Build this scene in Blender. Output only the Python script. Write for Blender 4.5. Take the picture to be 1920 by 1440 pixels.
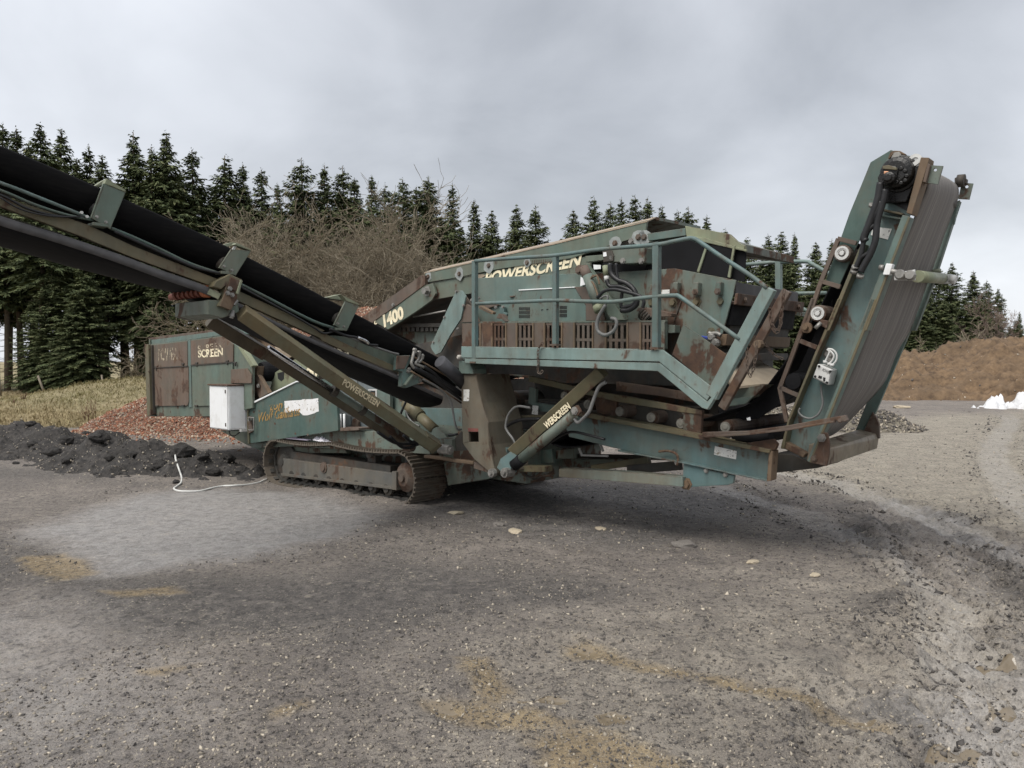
import bpy, bmesh, math, random
import numpy as np
from mathutils import Vector, Matrix
R = math.radians
random.seed(7); rng = np.random.default_rng(7)
for o in list(bpy.data.objects): bpy.data.objects.remove(o)
scn = bpy.context.scene
col = scn.collection

# ---------------------------------------------------------------- camera
F, HC, HORIZ = 1440.0, 1.70, 675.0          # focal length in photo pixels, eye height, horizon row
PITCH = math.atan((720-HORIZ)/F)
cd = bpy.data.cameras.new('camera'); cam = bpy.data.objects.new('camera', cd); col.objects.link(cam)
cd.sensor_width = 36; cd.lens = 36*F/1920; cd.clip_start = .05; cd.clip_end = 4000
cam.location = (0, 0, HC); cam.rotation_euler = (R(90)-PITCH, 0, 0)
scn.camera = cam
scn.render.resolution_x, scn.render.resolution_y = 1024, 768
scn.cycles.use_adaptive_sampling = True; scn.cycles.adaptive_threshold = .02; scn.cycles.max_bounces = 3; scn.cycles.diffuse_bounces = 2; scn.cycles.glossy_bounces = 1; scn.cycles.transparent_max_bounces = 6

# ---------------------------------------------------------------- world, sun, exposure
SUN_EL, SUN_AZ = R(56), R(226)               # azimuth: direction towards the sun, clockwise from +Y
world = bpy.data.worlds.new('World'); scn.world = world; world.use_nodes = True
wt = world.node_tree; wn, wl = wt.nodes, wt.links; wn.clear()
def N(t, typ, **kw):
    n = t.nodes.new(typ)
    for k, v in kw.items(): setattr(n, k, v)
    return n
sky = N(wt, 'ShaderNodeTexSky', sky_type='NISHITA', sun_disc=False, sun_elevation=SUN_EL, sun_rotation=SUN_AZ)
sky.air_density = 1.2; sky.dust_density = 2.5
bg1 = N(wt, 'ShaderNodeBackground'); bg1.inputs['Strength'].default_value = .10
wl.new(sky.outputs[0], bg1.inputs[0])
tc = N(wt, 'ShaderNodeTexCoord'); sep = N(wt, 'ShaderNodeSeparateXYZ'); wl.new(tc.outputs['Generated'], sep.inputs[0])
def wmath(op, a, b=None, clamp=False):
    m = N(wt, 'ShaderNodeMath', operation=op, use_clamp=clamp)
    for i, v in enumerate((a, b)):
        if v is None: continue
        if isinstance(v, (int, float)): m.inputs[i].default_value = v
        else: wl.new(v, m.inputs[i])
    return m.outputs[0]
zc = wmath('MAXIMUM', sep.outputs[2], 0.0)
den = wmath('ADD', zc, .42)
cx = wmath('DIVIDE', sep.outputs[0], den); cy = wmath('DIVIDE', sep.outputs[1], den)
comb = N(wt, 'ShaderNodeCombineXYZ'); wl.new(cx, comb.inputs[0]); wl.new(cy, comb.inputs[1])
def wnoise(scale, detail, rough, off, dist=.3):
    mp = N(wt, 'ShaderNodeMapping'); mp.inputs['Location'].default_value = off
    mp.inputs['Scale'].default_value = (1, 1.0, 1)
    wl.new(comb.outputs[0], mp.inputs[0])
    n = N(wt, 'ShaderNodeTexNoise'); n.inputs['Scale'].default_value = scale; n.inputs['Detail'].default_value = detail
    n.inputs['Roughness'].default_value = rough; n.inputs['Distortion'].default_value = dist
    wl.new(mp.outputs[0], n.inputs[0]); return n.outputs[0]
n1 = wnoise(.8, 4, .5, (1.2, .3, 0), .3); n2 = wnoise(2.3, 7, .52, (9.1, 4.0, 2.0), .3)
v = wmath('ADD', wmath('MULTIPLY', n1, .7), wmath('MULTIPLY', n2, .3))
ramp = N(wt, 'ShaderNodeValToRGB'); wl.new(v, ramp.inputs[0])
e = ramp.color_ramp.elements
e[0].position = .35; e[0].color = (.183, .193, .211, 1)
e[1].position = .64; e[1].color = (.462, .477, .505, 1)
m_ = e.new(.49); m_.color = (.318, .330, .354, 1)
# overcast thins out towards the horizon all round
hz = wmath('POWER', wmath('SUBTRACT', 1.0, zc, True), 7.0)
mixh = N(wt, 'ShaderNodeMixRGB'); mixh.inputs[2].default_value = (.51, .523, .545, 1)
wl.new(wmath('MULTIPLY', hz, .5), mixh.inputs[0]); wl.new(ramp.outputs[0], mixh.inputs[1])
bg2 = N(wt, 'ShaderNodeBackground'); wl.new(mixh.outputs[0], bg2.inputs[0]); bg2.inputs['Strength'].default_value = .9
mixs = N(wt, 'ShaderNodeMixShader'); mixs.inputs[0].default_value = .93
wl.new(bg1.outputs[0], mixs.inputs[1]); wl.new(bg2.outputs[0], mixs.inputs[2])
wo = N(wt, 'ShaderNodeOutputWorld'); wl.new(mixs.outputs[0], wo.inputs[0])
sd = bpy.data.lights.new('sun', 'SUN'); sun = bpy.data.objects.new('sun', sd); col.objects.link(sun)
sd.energy = 1.5; sd.angle = R(40); sd.color = (1, .965, .91)
sdir = Vector((math.sin(SUN_AZ)*math.cos(SUN_EL), math.cos(SUN_AZ)*math.cos(SUN_EL), math.sin(SUN_EL)))
sun.rotation_euler = sdir.to_track_quat('Z', 'Y').to_euler(); sun.location = (0, 0, 30)
vs = scn.view_settings; vs.view_transform = 'Standard'; vs.look = 'None'; vs.gamma = 1; vs.use_curve_mapping = False
vs.exposure = 1.22

# ---------------------------------------------------------------- photo pixels to places
FW = np.array([0, math.cos(PITCH), -math.sin(PITCH)]); UPV = np.array([0, math.sin(PITCH), math.cos(PITCH)])
CAM = np.array([0, 0, HC])
def ray(x, y): return np.array([1., 0, 0])*((x-960)/F) + UPV*((720-y)/F) + FW
def G(x, y, z=0.0):                                  # a pixel on the ground (or on height z)
    d = ray(x, y); t = (z-HC)/d[2]; return CAM+d*t
def AT(x, y, depth):                                 # a pixel at a known distance from the viewer
    d = ray(x, y); return CAM+d*(depth/d[1])
TH = math.atan(1580/F)
UA = np.array([math.sin(TH), -math.cos(TH), 0]); VA = np.array([math.cos(TH), math.sin(TH), 0]); ZA = np.array([0, 0, 1.])
P0 = G(770, 950)
CM = np.array([(CAM-P0)@UA, (CAM-P0)@VA, HC])
def rayM(x, y):
    d = ray(x, y); return np.array([d@UA, d@VA, d[2]])
def S(x, y, V):                                      # pixel on a lengthwise plane of the machine
    d = rayM(x, y); t = (V-CM[1])/d[1]; return CM+d*t
def C(x, y, U):                                      # pixel on a crosswise plane of the machine
    d = rayM(x, y); t = (U-CM[0])/d[0]; return CM+d*t
class ZM:                                            # crop of the photo: x0, y0, enlargement
    def __init__(s, x0, y0, k): s.x0, s.y0, s.k = x0, y0, k
    def __call__(s, x, y): return (s.x0+x/s.k, s.y0+y/s.k)
Z1=ZM(0,220,4); Z2=ZM(240,460,4); Z3=ZM(380,660,3.692); Z4=ZM(680,400,4.8); Z5=ZM(1000,400,4.8); Z6=ZM(800,640,4.8)
Z7=ZM(1080,600,4.5); Z8=ZM(1380,260,4); B1=ZM(1400,560,4.234); B6=ZM(240,580,6); B7=ZM(460,560,4.8)
D1=ZM(860,480,6.545); D2=ZM(560,660,8); D3=ZM(740,640,5.536); D4=ZM(900,680,6.545); D5=ZM(460,700,10.285)
D6=ZM(1380,560,4.8); D7=ZM(1620,280,8.727); D8=ZM(600,540,6.4); AB=ZM(0,0,1)

# ---------------------------------------------------------------- mesh builder
class MB:
    def __init__(s): s.v = []; s.f = []; s.sm = []
    def add(s, verts, faces, smooth=False):
        b = len(s.v); s.v += [tuple(map(float, p)) for p in verts]
        s.f += [tuple(b+i for i in f) for f in faces]; s.sm += [smooth]*len(faces); return s
    def prism(s, pts, ext):
        pts = [np.array(p, float) for p in pts]; ext = np.array(ext, float); n = len(pts)
        f = [tuple(range(n)), tuple(range(2*n-1, n-1, -1))]
        f += [(i, (i+1) % n, (i+1) % n+n, i+n) for i in range(n)]
        return s.add(pts+[p+ext for p in pts], f)
    def px(s, zm, pts, V, th):                       # outline on plane V, thickness th away from the viewer
        return s.prism([S(*zm(*p), V) for p in pts], (0, th, 0))
    def box(s, a, b):
        x0, y0, z0 = np.minimum(a, b); x1, y1, z1 = np.maximum(a, b)
        return s.prism([(x0,y0,z0),(x1,y0,z0),(x1,y1,z0),(x0,y1,z0)], (0,0,z1-z0))
    def bar(s, p, q, w, h, up=(0,0,1)):              # w across, h along up
        p, q, up = (np.array(a, float) for a in (p, q, up)); d = q-p; d /= np.linalg.norm(d)
        sd_ = np.cross(d, up); sd_ /= np.linalg.norm(sd_); u2 = np.cross(sd_, d)
        c = [p+sd_*(w/2*i)+u2*(h/2*j) for i, j in ((-1,-1),(1,-1),(1,1),(-1,1))]
        return s.prism(c, q-p)
    def sweep(s, p, q, prof, up=(0,0,1)):            # profile (across, up) swept from p to q
        p, q, up = (np.array(a, float) for a in (p, q, up)); d = q-p; d /= np.linalg.norm(d)
        sd_ = np.cross(d, up); sd_ /= np.linalg.norm(sd_); u2 = np.cross(sd_, d)
        return s.prism([p+sd_*a+u2*b for a, b in prof], q-p)
    def tube(s, pts, r, n=8, caps=True, smooth=True):
        pts = [np.array(p, float) for p in pts]; m = len(pts)
        rr = r if hasattr(r, '__len__') else [r]*m
        t0 = pts[1]-pts[0]; t0 = t0/np.linalg.norm(t0)
        a = np.array([0,0,1.]) if abs(t0[2]) < .9 else np.array([1.,0,0])
        nx = np.cross(t0, a); nx /= np.linalg.norm(nx); vs_ = []
        for i in range(m):
            t = pts[min(i+1, m-1)]-pts[max(i-1, 0)]; t = t/np.linalg.norm(t)
            nx = nx-t*(nx@t); nx /= np.linalg.norm(nx); ny = np.cross(t, nx)
            vs_ += [pts[i]+(nx*math.cos(2*math.pi*k/n)+ny*math.sin(2*math.pi*k/n))*rr[i] for k in range(n)]
        f = [(i*n+k, i*n+(k+1) % n, (i+1)*n+(k+1) % n, (i+1)*n+k) for i in range(m-1) for k in range(n)]
        s.add(vs_, f, smooth)
        if caps:
            b = len(s.v)-m*n; s.f += [tuple(b+k for k in range(n-1, -1, -1)), tuple(b+(m-1)*n+k for k in range(n))]; s.sm += [False, False]
        return s
    def cyl(s, p, q, r, n=14, smooth=True): return s.tube([p, q], r, n, True, smooth)
    def lathe(s, p, axis, prof, n=16):               # prof: (along axis, radius)
        axis = np.array(axis, float); axis /= np.linalg.norm(axis); p = np.array(p, float)
        return s.tube_prof(p, axis, prof, n)
    def tube_prof(s, p, ax, prof, n):
        a = np.array([0,0,1.]) if abs(ax[2]) < .9 else np.array([1.,0,0])
        nx = np.cross(ax, a); nx /= np.linalg.norm(nx); ny = np.cross(ax, nx); vs_ = []
        for d, r in prof:
            vs_ += [p+ax*d+(nx*math.cos(2*math.pi*k/n)+ny*math.sin(2*math.pi*k/n))*max(r, 1e-4) for k in range(n)]
        m = len(prof)
        f = [(i*n+k, i*n+(k+1) % n, (i+1)*n+(k+1) % n, (i+1)*n+k) for i in range(m-1) for k in range(n)]
        f += [tuple(range(n-1, -1, -1)), tuple((m-1)*n+k for k in range(n))]
        return s.add(vs_, f, False)
    def mesh(s, name):
        me = bpy.data.meshes.new(name); me.from_pydata(s.v, [], s.f)
        me.polygons.foreach_set('use_smooth', s.sm)
        bm = bmesh.new(); bm.from_mesh(me); bmesh.ops.recalc_face_normals(bm, faces=bm.faces); bm.to_mesh(me); bm.free()
        return me
    def build(s, name, mat, parent=None, bevel=0.0, label=None):
        me = s.mesh(name); me.materials.append(mat)
        o = bpy.data.objects.new(name, me); col.objects.link(o); o.parent = parent
        if label: o['label'] = label
        if bevel:
            m = o.modifiers.new('bevel', 'BEVEL'); m.width = bevel; m.segments = 2; m.limit_method = 'ANGLE'; m.angle_limit = R(40)
        return o
def tag(o, label=None, cat=None, group=None, kind=None):
    for k, v_ in (('label', label), ('category', cat), ('group', group), ('kind', kind)):
        if v_: o[k] = v_
    return o
def empty(name, loc=(0,0,0), rz=0, parent=None):
    o = bpy.data.objects.new(name, None); col.objects.link(o); o.location = loc; o.rotation_euler = (0, 0, rz); o.parent = parent
    o.empty_display_size = .2; return o
def raw_mesh(name, verts, faces, mat, attrs=None, smooth=False):
    verts = np.asarray(verts, np.float32); faces = np.asarray(faces, np.int32); k = faces.shape[1]
    me = bpy.data.meshes.new(name)
    me.vertices.add(len(verts)); me.vertices.foreach_set('co', verts.ravel())
    me.loops.add(faces.size); me.loops.foreach_set('vertex_index', faces.ravel())
    me.polygons.add(len(faces)); me.polygons.foreach_set('loop_start', np.arange(0, faces.size, k, dtype=np.int32))
    try: me.polygons.foreach_set('loop_total', np.full(len(faces), k, np.int32))
    except Exception: pass
    if smooth: me.polygons.foreach_set('use_smooth', np.ones(len(faces), bool))
    me.update(calc_edges=True)
    for n_, a in (attrs or {}).items():
        at = me.attributes.new(n_, 'FLOAT', 'POINT'); at.data.foreach_set('value', np.asarray(a, np.float32))
    me.validate(); me.materials.append(mat); return me
def link(name, me, parent=None):
    o = bpy.data.objects.new(name, me); col.objects.link(o); o.parent = parent; return o

# ---------------------------------------------------------------- value noise for shapes
_T = rng.random((256, 256)).astype(np.float32)
def vnoise(x, y):
    xi, yi = np.floor(x).astype(int), np.floor(y).astype(int); fx, fy = x-xi, y-yi
    fx, fy = fx*fx*(3-2*fx), fy*fy*(3-2*fy); g = lambda a, b: _T[a & 255, b & 255]
    return (g(xi,yi)*(1-fx)+g(xi+1,yi)*fx)*(1-fy)+(g(xi,yi+1)*(1-fx)+g(xi+1,yi+1)*fx)*fy
def fbm(x, y, sc, oct=4, gain=.5):
    s, a, t = 0, 1, 0
    for i in range(oct):
        s = s+a*(vnoise(x*sc+17.3*i, y*sc+9.1*i)-.5); t += a; a *= gain; sc *= 2.03
    return s/t*2
def sstep(a, b, x): t = np.clip((x-a)/(b-a), 0, 1); return t*t*(3-2*t)
def polymask(x, y, poly, soft):
    """soft inside mask of a polygon on the ground"""
    poly = np.array(poly)[:, :2]; n = len(poly); ins = np.zeros(x.shape, bool); dist = np.full(x.shape, 1e9)
    for i in range(n):
        x0, y0 = poly[i]; x1, y1 = poly[(i+1) % n]
        c = ((y0 > y) != (y1 > y)) & (x < (x1-x0)*(y-y0)/(y1-y0+1e-12)+x0); ins ^= c
        dx, dy = x1-x0, y1-y0; t = np.clip(((x-x0)*dx+(y-y0)*dy)/(dx*dx+dy*dy), 0, 1)
        dist = np.minimum(dist, np.hypot(x-x0-t*dx, y-y0-t*dy))
    return sstep(-soft, soft, np.where(ins, dist, -dist))
def linedist(x, y, pts):
    dist = np.full(x.shape, 1e9); al = np.zeros(x.shape); L = 0; pts = np.array(pts)[:, :2]; sgn = np.zeros(x.shape)
    for (x0, y0), (x1, y1) in zip(pts[:-1], pts[1:]):
        dx, dy = x1-x0, y1-y0; l = math.hypot(dx, dy); t = np.clip(((x-x0)*dx+(y-y0)*dy)/(l*l), 0, 1)
        d = np.hypot(x-x0-t*dx, y-y0-t*dy); c = d < dist
        dist = np.where(c, d, dist); al = np.where(c, L+t*l, al); sgn = np.where(c, np.sign((x-x0)*dy-(y-y0)*dx), sgn); L += l
    return dist, al/L, sgn, al
# ---------------------------------------------------------------- materials
class MT:
    def __init__(s, name):
        s.m = bpy.data.materials.new(name); s.m.use_nodes = True; s.t = s.m.node_tree; s.t.nodes.clear()
        s.out = s.n('ShaderNodeOutputMaterial'); s.b = s.n('ShaderNodeBsdfPrincipled'); s.l(s.b.outputs[0], s.out.inputs[0])
        s.tc = s.n('ShaderNodeTexCoord')
    def n(s, typ, **kw):
        x = s.t.nodes.new(typ)
        for k, v in kw.items(): setattr(x, k, v)
        return x
    def l(s, a, b): s.t.links.new(a, b)
    def put(s, sock, v):
        if isinstance(v, (int, float)): sock.default_value = v
        elif isinstance(v, (tuple, list)): sock.default_value = tuple(v)+(1,) if len(v) == 3 and sock.type == 'RGBA' else v
        else: s.l(v, sock)
    def noise(s, scale, detail=5, rough=.55, vec=None, stretch=None, dist=0, off=None):
        v = vec or s.tc.outputs['Object']
        if stretch or off:
            mp = s.n('ShaderNodeMapping'); s.l(v, mp.inputs[0]); v = mp.outputs[0]
            if stretch: mp.inputs['Scale'].default_value = stretch
            if off: mp.inputs['Location'].default_value = off
        detail = min(detail, 4); x = s.n('ShaderNodeTexNoise'); s.l(v, x.inputs[0])
        x.inputs['Scale'].default_value = scale; x.inputs['Detail'].default_value = detail
        x.inputs['Roughness'].default_value = rough; x.inputs['Distortion'].default_value = dist
        return x.outputs[0]
    def voro(s, scale, out='Distance', vec=None, rand=1.0):
        x = s.n('ShaderNodeTexVoronoi'); s.l(vec or s.tc.outputs['Object'], x.inputs[0]); x.inputs['Scale'].default_value = scale
        x.inputs['Randomness'].default_value = rand
        return x.outputs[out]
    def ramp(s, v, *stops):
        x = s.n('ShaderNodeValToRGB'); s.l(v, x.inputs[0]); el = x.color_ramp.elements
        while len(el) < len(stops): el.new(.5)
        for e_, (p, c) in zip(el, stops):
            e_.position = p; e_.color = (c, c, c, 1) if isinstance(c, (int, float)) else tuple(c)+(1,)
        return x.outputs[0]
    def mix(s, f, a, b, mode='MIX'):
        x = s.n('ShaderNodeMixRGB', blend_type=mode); s.put(x.inputs[0], f); s.put(x.inputs[1], a); s.put(x.inputs[2], b); return x.outputs[0]
    def math(s, op, a, b=0.0, clamp=False):
        x = s.n('ShaderNodeMath', operation=op, use_clamp=clamp); s.put(x.inputs[0], a); s.put(x.inputs[1], b); return x.outputs[0]
    def attr(s, name):
        x = s.n('ShaderNodeAttribute', attribute_name=name); return x.outputs['Fac']
    def bump(s, h, strength=.3, dist=.01, prev=None):
        x = s.n('ShaderNodeBump'); s.l(h, x.inputs['Height']); x.inputs['Strength'].default_value = strength; x.inputs['Distance'].default_value = dist
        if prev: s.l(prev, x.inputs['Normal'])
        return x.outputs[0]
    def set(s, color=None, rough=None, normal=None, metal=None, spec=None):
        for k, v in (('Base Color', color), ('Roughness', rough), ('Metallic', metal), ('Specular IOR Level', spec)):
            if v is not None: s.put(s.b.inputs[k], v)
        if normal is not None: s.l(normal, s.b.inputs['Normal'])
        return s.m
RUST1, RUST2, RUST3 = (.105, .060, .040), (.060, .040, .030), (.165, .100, .058)
def rusty(name, base, base2=None, amount=.35, rough=.52, edge=.8, dust=.25, sc=1.0, dustc=(.17, .15, .115)):
    """weathered paint: faded patches, rust blooms and streaks, worn edges, dust film"""
    m = MT(name); base2 = base2 or tuple(c*.72 for c in base)
    def grey(c): l_ = sum(c)/3; return tuple((x*.94+l_*.06)*1.03 for x in c)
    base, base2 = grey(base), grey(base2)
    fade = m.ramp(m.noise(1.7*sc, 4, .6), (.35, 0), (.68, 1))
    c = m.mix(fade, base, base2)
    c = m.mix(m.ramp(m.noise(7*sc, 6, .65, off=(4, 2, 1)), (.42, 0), (.75, .45)), c, tuple(min(1, x*1.35+.01) for x in base))
    # dust film
    d = m.ramp(m.noise(2.6*sc, 6, .62, off=(8, 3, 5)), (.40, 0), (.72, 1))
    c = m.mix(m.math('MULTIPLY', d, dust), c, dustc)
    # grime run down by rain
    gm = m.ramp(m.noise(1.0, 5, .65, stretch=(6*sc, 6*sc, .8*sc), off=(7, 7, 1)), (.46, 0), (.74, .42))
    c = m.mix(gm, c, tuple(x*.38+.004 for x in base2))
    # rust blooms and streaks
    r1 = m.noise(2.3*sc, 9, .68, off=(1.5, 7.1, 3.3), dist=.4)
    st = m.noise(1.0, 5, .6, stretch=(11*sc, 11*sc, 1.3*sc), off=(2, 5, 0))
    rm = m.math('ADD', m.math('MULTIPLY', r1, .72), m.math('MULTIPLY', st, .28))
    lo = .66-.26*amount
    mask = m.ramp(rm, (lo, 0), (lo+.045, 1))
    spots = m.ramp(m.noise(26*sc, 5, .7, off=(3, 3, 9)), (.72-.10*amount, 0), (.76-.10*amount, 1))
    mask = m.math('MAXIMUM', mask, m.math('MULTIPLY', spots, .85))
    if edge:
        bv = m.n('ShaderNodeBevel'); bv.samples = 2; bv.inputs['Radius'].default_value = .012
        ge = m.n('ShaderNodeNewGeometry'); dt = m.n('ShaderNodeVectorMath', operation='DOT_PRODUCT')
        m.l(bv.outputs[0], dt.inputs[0]); m.l(ge.outputs['Normal'], dt.inputs[1])
        em = m.ramp(dt.outputs['Value'], (.93, 1), (.995, 0))
        em = m.math('MULTIPLY', em, m.ramp(m.noise(9, 5, .7, off=(6, 1, 2)), (.42, 0), (.6, edge)))
        mask = m.math('MAXIMUM', mask, em)
    rc = m.mix(m.ramp(m.noise(11*sc, 7, .7), (.35, 0), (.65, 1)), RUST1, RUST2)
    rc = m.mix(m.ramp(m.noise(4*sc, 4, .6, off=(9, 9, 1)), (.55, 0), (.75, .6)), rc, RUST3)
    col_ = m.mix(mask, c, rc)
    # a thin brown run-off halo round the rust
    halo = m.ramp(rm, (lo-.09, 0), (lo, .35))
    col_ = m.mix(m.math('MULTIPLY', halo, m.math('SUBTRACT', 1.0, mask, True)), col_, m.mix(.5, RUST3, base))
    rg = m.mix(mask, m.ramp(m.noise(13, 4), (.3, rough-.08), (.7, rough+.12)), (.88, .88, .88))
    h = m.math('ADD', m.math('MULTIPLY', m.noise(60, 4, .6), m.math('ADD', m.math('MULTIPLY', mask, .8), .12)), m.math('MULTIPLY', m.noise(3, 2), .25))
    return m.set(col_, rg, m.bump(h, .22, .006), spec=.35)
TEAL = (.105, .165, .15); OLIVE = (.112, .102, .064); GREENP = (.105, .150, .122)
M = {}
M['teal'] = rusty('teal paint', TEAL, (.10, .145, .125), .30, dust=.4)
M['tealr'] = rusty('rusty teal paint', (.11, .155, .135), (.10, .13, .105), .58, dust=.45)
M['teall'] = rusty('faded teal paint', (.175, .255, .24), (.14, .20, .185), .26, dust=.35)
M['tealblue'] = rusty('blue teal paint', (.095, .165, .168), (.10, .145, .13), .34, dust=.35)
M['green'] = rusty('green paint', GREENP, (.115, .14, .105), .32, dust=.45)
M['panel'] = rusty('dark green panel paint', (.062, .108, .095), (.058, .095, .08), .28, edge=.6, dust=.25)
M['olive'] = rusty('olive dirty paint', OLIVE, (.10, .11, .07), .38, dust=.5, dustc=(.20, .15, .07))
M['olivel'] = rusty('pale olive paint', (.23, .25, .15), (.19, .22, .15), .25, dust=.3)
M['rust'] = rusty('rusted plate', (.115, .082, .066), (.10, .088, .074), .62, edge=.5, dust=.3, rough=.8)
M['rustp'] = rusty('rusted panel', (.135, .092, .070), (.11, .10, .078), .45, edge=.3, dust=.25, rough=.75)
M['rusto'] = rusty('orange brown bare steel', (.165, .110, .066), (.12, .085, .055), .45, edge=.3, dust=.35, rough=.75)
M['colm'] = rusty('olive grey column paint', (.125, .118, .088), (.115, .092, .068), .42, edge=.5, dust=.45, rough=.7)
M['dark'] = rusty('dark grimy and shaded steel', (.035, .037, .036), (.05, .042, .034), .35, edge=.4, dust=.3, rough=.65)  # for grimy parts, and for inner fill darkened to carry shade
M['steel'] = rusty('worn track steel', (.105, .085, .066), (.07, .058, .046), .35, edge=0, dust=.55, rough=.62)
M['tframe'] = rusty('track frame paint', (.085, .088, .085), (.12, .105, .08), .3, edge=.6, dust=.6, rough=.6)
M['foot'] = rusty('worn tan olive steel', (.20, .17, .122), (.15, .12, .085), .4, edge=.4, dust=.4)
M['tan'] = rusty('tan dusty sheet', (.36, .28, .20), (.30, .24, .17), .2, edge=.5, dust=.4)
def simple(name, c, rough=.6, metal=0.0, var=.25, sc=12, bumpd=.002, spec=.4):
    m = MT(name); n_ = m.noise(sc, 6, .6)
    cc = m.mix(m.ramp(n_, (.3, 0), (.7, 1)), tuple(x*(1-var) for x in c), tuple(min(1, x*(1+var)) for x in c))
    return m.set(cc, m.ramp(m.noise(sc*2, 4), (.3, max(.03, rough-.1)), (.7, min(1, rough+.1))), m.bump(m.noise(sc*5, 4), .25, bumpd), metal, spec)
M['rubber'] = simple('black rubber', (.010, .010, .011), .75, var=.3, sc=7, spec=.15)
M['hose'] = simple('black hose', (.016, .016, .017), .45)
M['hoseg'] = simple('grey hose', (.15, .15, .145), .5)
M['white'] = None
def whitepaint():
    m = MT('white enamel'); d = m.ramp(m.noise(5, 7, .65), (.5, 0), (.8, .5))
    st = m.ramp(m.noise(1, 5, .6, stretch=(26, 26, 2)), (.58, 0), (.75, .35))
    c = m.mix(m.math('MAXIMUM', d, st), (.80, .81, .81), (.5, .48, .43))
    c = m.mix(m.ramp(m.noise(30, 5, .7, off=(2, 1, 1)), (.70, 0), (.73, 1)), c, RUST1)
    return m.set(c, .45, m.bump(m.noise(40, 3), .1, .002))
M['white'] = whitepaint()
M['grey'] = simple('light grey plastic', (.55, .55, .53), .5, var=.12)
M['chrome'] = simple('polished ram', (.62, .62, .63), .22, 1.0, var=.15)
M['bolt'] = simple('zinc bolt', (.26, .25, .23), .5, .5, var=.35)
M['grease'] = simple('black grease', (.011, .010, .009), .33, var=.5, sc=20, bumpd=.012)
M['brass'] = simple('copper fitting', (.5, .27, .16), .5, .5)
M['plywood'] = simple('brown timber', (.20, .12, .06), .8, var=.35, sc=9)
def stickerm(name, ink=.12, c=(.68, .68, .65), sc=60, off=(0, 0, 0)):
    m = MT(name); g = m.ramp(m.noise(sc, 3, .6, stretch=(1, 1, 1.6), off=off), (.64-ink, 0), (.66-ink+.01, 1))
    p = m.ramp(m.noise(14, 6, .7, off=(3, 1, 7)), (.60, 0), (.63, 1))
    cc = m.mix(m.ramp(m.noise(8, 5), (.4, 0), (.8, .5)), c, (.50, .47, .40))
    cc = m.mix(m.math('MULTIPLY', m.ramp(m.noise(sc, 3, .6, off=off), (.60+ink, 0), (.62+ink, 1)), .8), cc, (.05, .05, .05))
    return m.set(m.mix(p, cc, (.30, .26, .2)), .5)
M['sticker'] = stickerm('white sticker', .02); M['sticker2'] = stickerm('torn white sticker', .06, (.78, .78, .78), 22, (4, 2, 0))
def lettering(name, c, peel, stripe=False):
    m = MT(name); tr = m.n('ShaderNodeBsdfTransparent'); mx = m.n('ShaderNodeMixShader')
    n_ = m.noise(16, 7, .7, stretch=(1, 1, .5) if stripe else None, off=(5, 5, 2))
    f = m.ramp(n_, (peel-.02, 0), (peel+.02, 1)); m.l(f, mx.inputs[0])
    m.set(m.mix(m.ramp(m.noise(9, 5), (.4, 0), (.7, .7)), c, tuple(x*.6 for x in c)), .6)
    m.l(m.b.outputs[0], mx.inputs[2]); m.l(tr.outputs[0], mx.inputs[1]); m.l(mx.outputs[0], m.out.inputs[0]); return m.m
CREAM = (.88, .78, .55)
M['letter'] = lettering('cream lettering', CREAM, .24); M['letterp'] = lettering('peeling cream lettering', CREAM, .44)
M['letterg'] = lettering('ghost cream lettering', (.5, .42, .3), .52, True); M['scrawl'] = lettering('rusty script', (.36, .22, .07), .46, True)
M['ink'] = simple('black ink and opening shade', (.02, .02, .02), .7)
def beltm():
    m = MT('dusty belt rubber')
    g = m.noise(1, 6, .65, stretch=(.35, 26, .35)); g2 = m.noise(1, 4, .6, stretch=(.5, 90, .5), off=(1, 2, 3))
    c = m.mix(m.ramp(g, (.32, 0), (.72, 1)), (.105, .096, .088), (.215, .195, .175))
    c = m.mix(m.ramp(g2, (.56, 0), (.72, .75)), c, (.36, .335, .305))
    return m.set(c, .78, m.bump(g2, .15, .003))
M['belt'] = beltm()
def sidebelt():
    m = MT('side belt rubber'); g = m.noise(1, 5, .6, stretch=(40, .5, 40))
    return m.set(m.mix(m.ramp(g, (.4, 0), (.8, .6)), (.009, .009, .010), (.024, .023, .022)), .75, spec=.15)
M['sbelt'] = sidebelt()
M['beltgrey'] = simple('grey rubber edge', (.085, .082, .082), .7)
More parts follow.
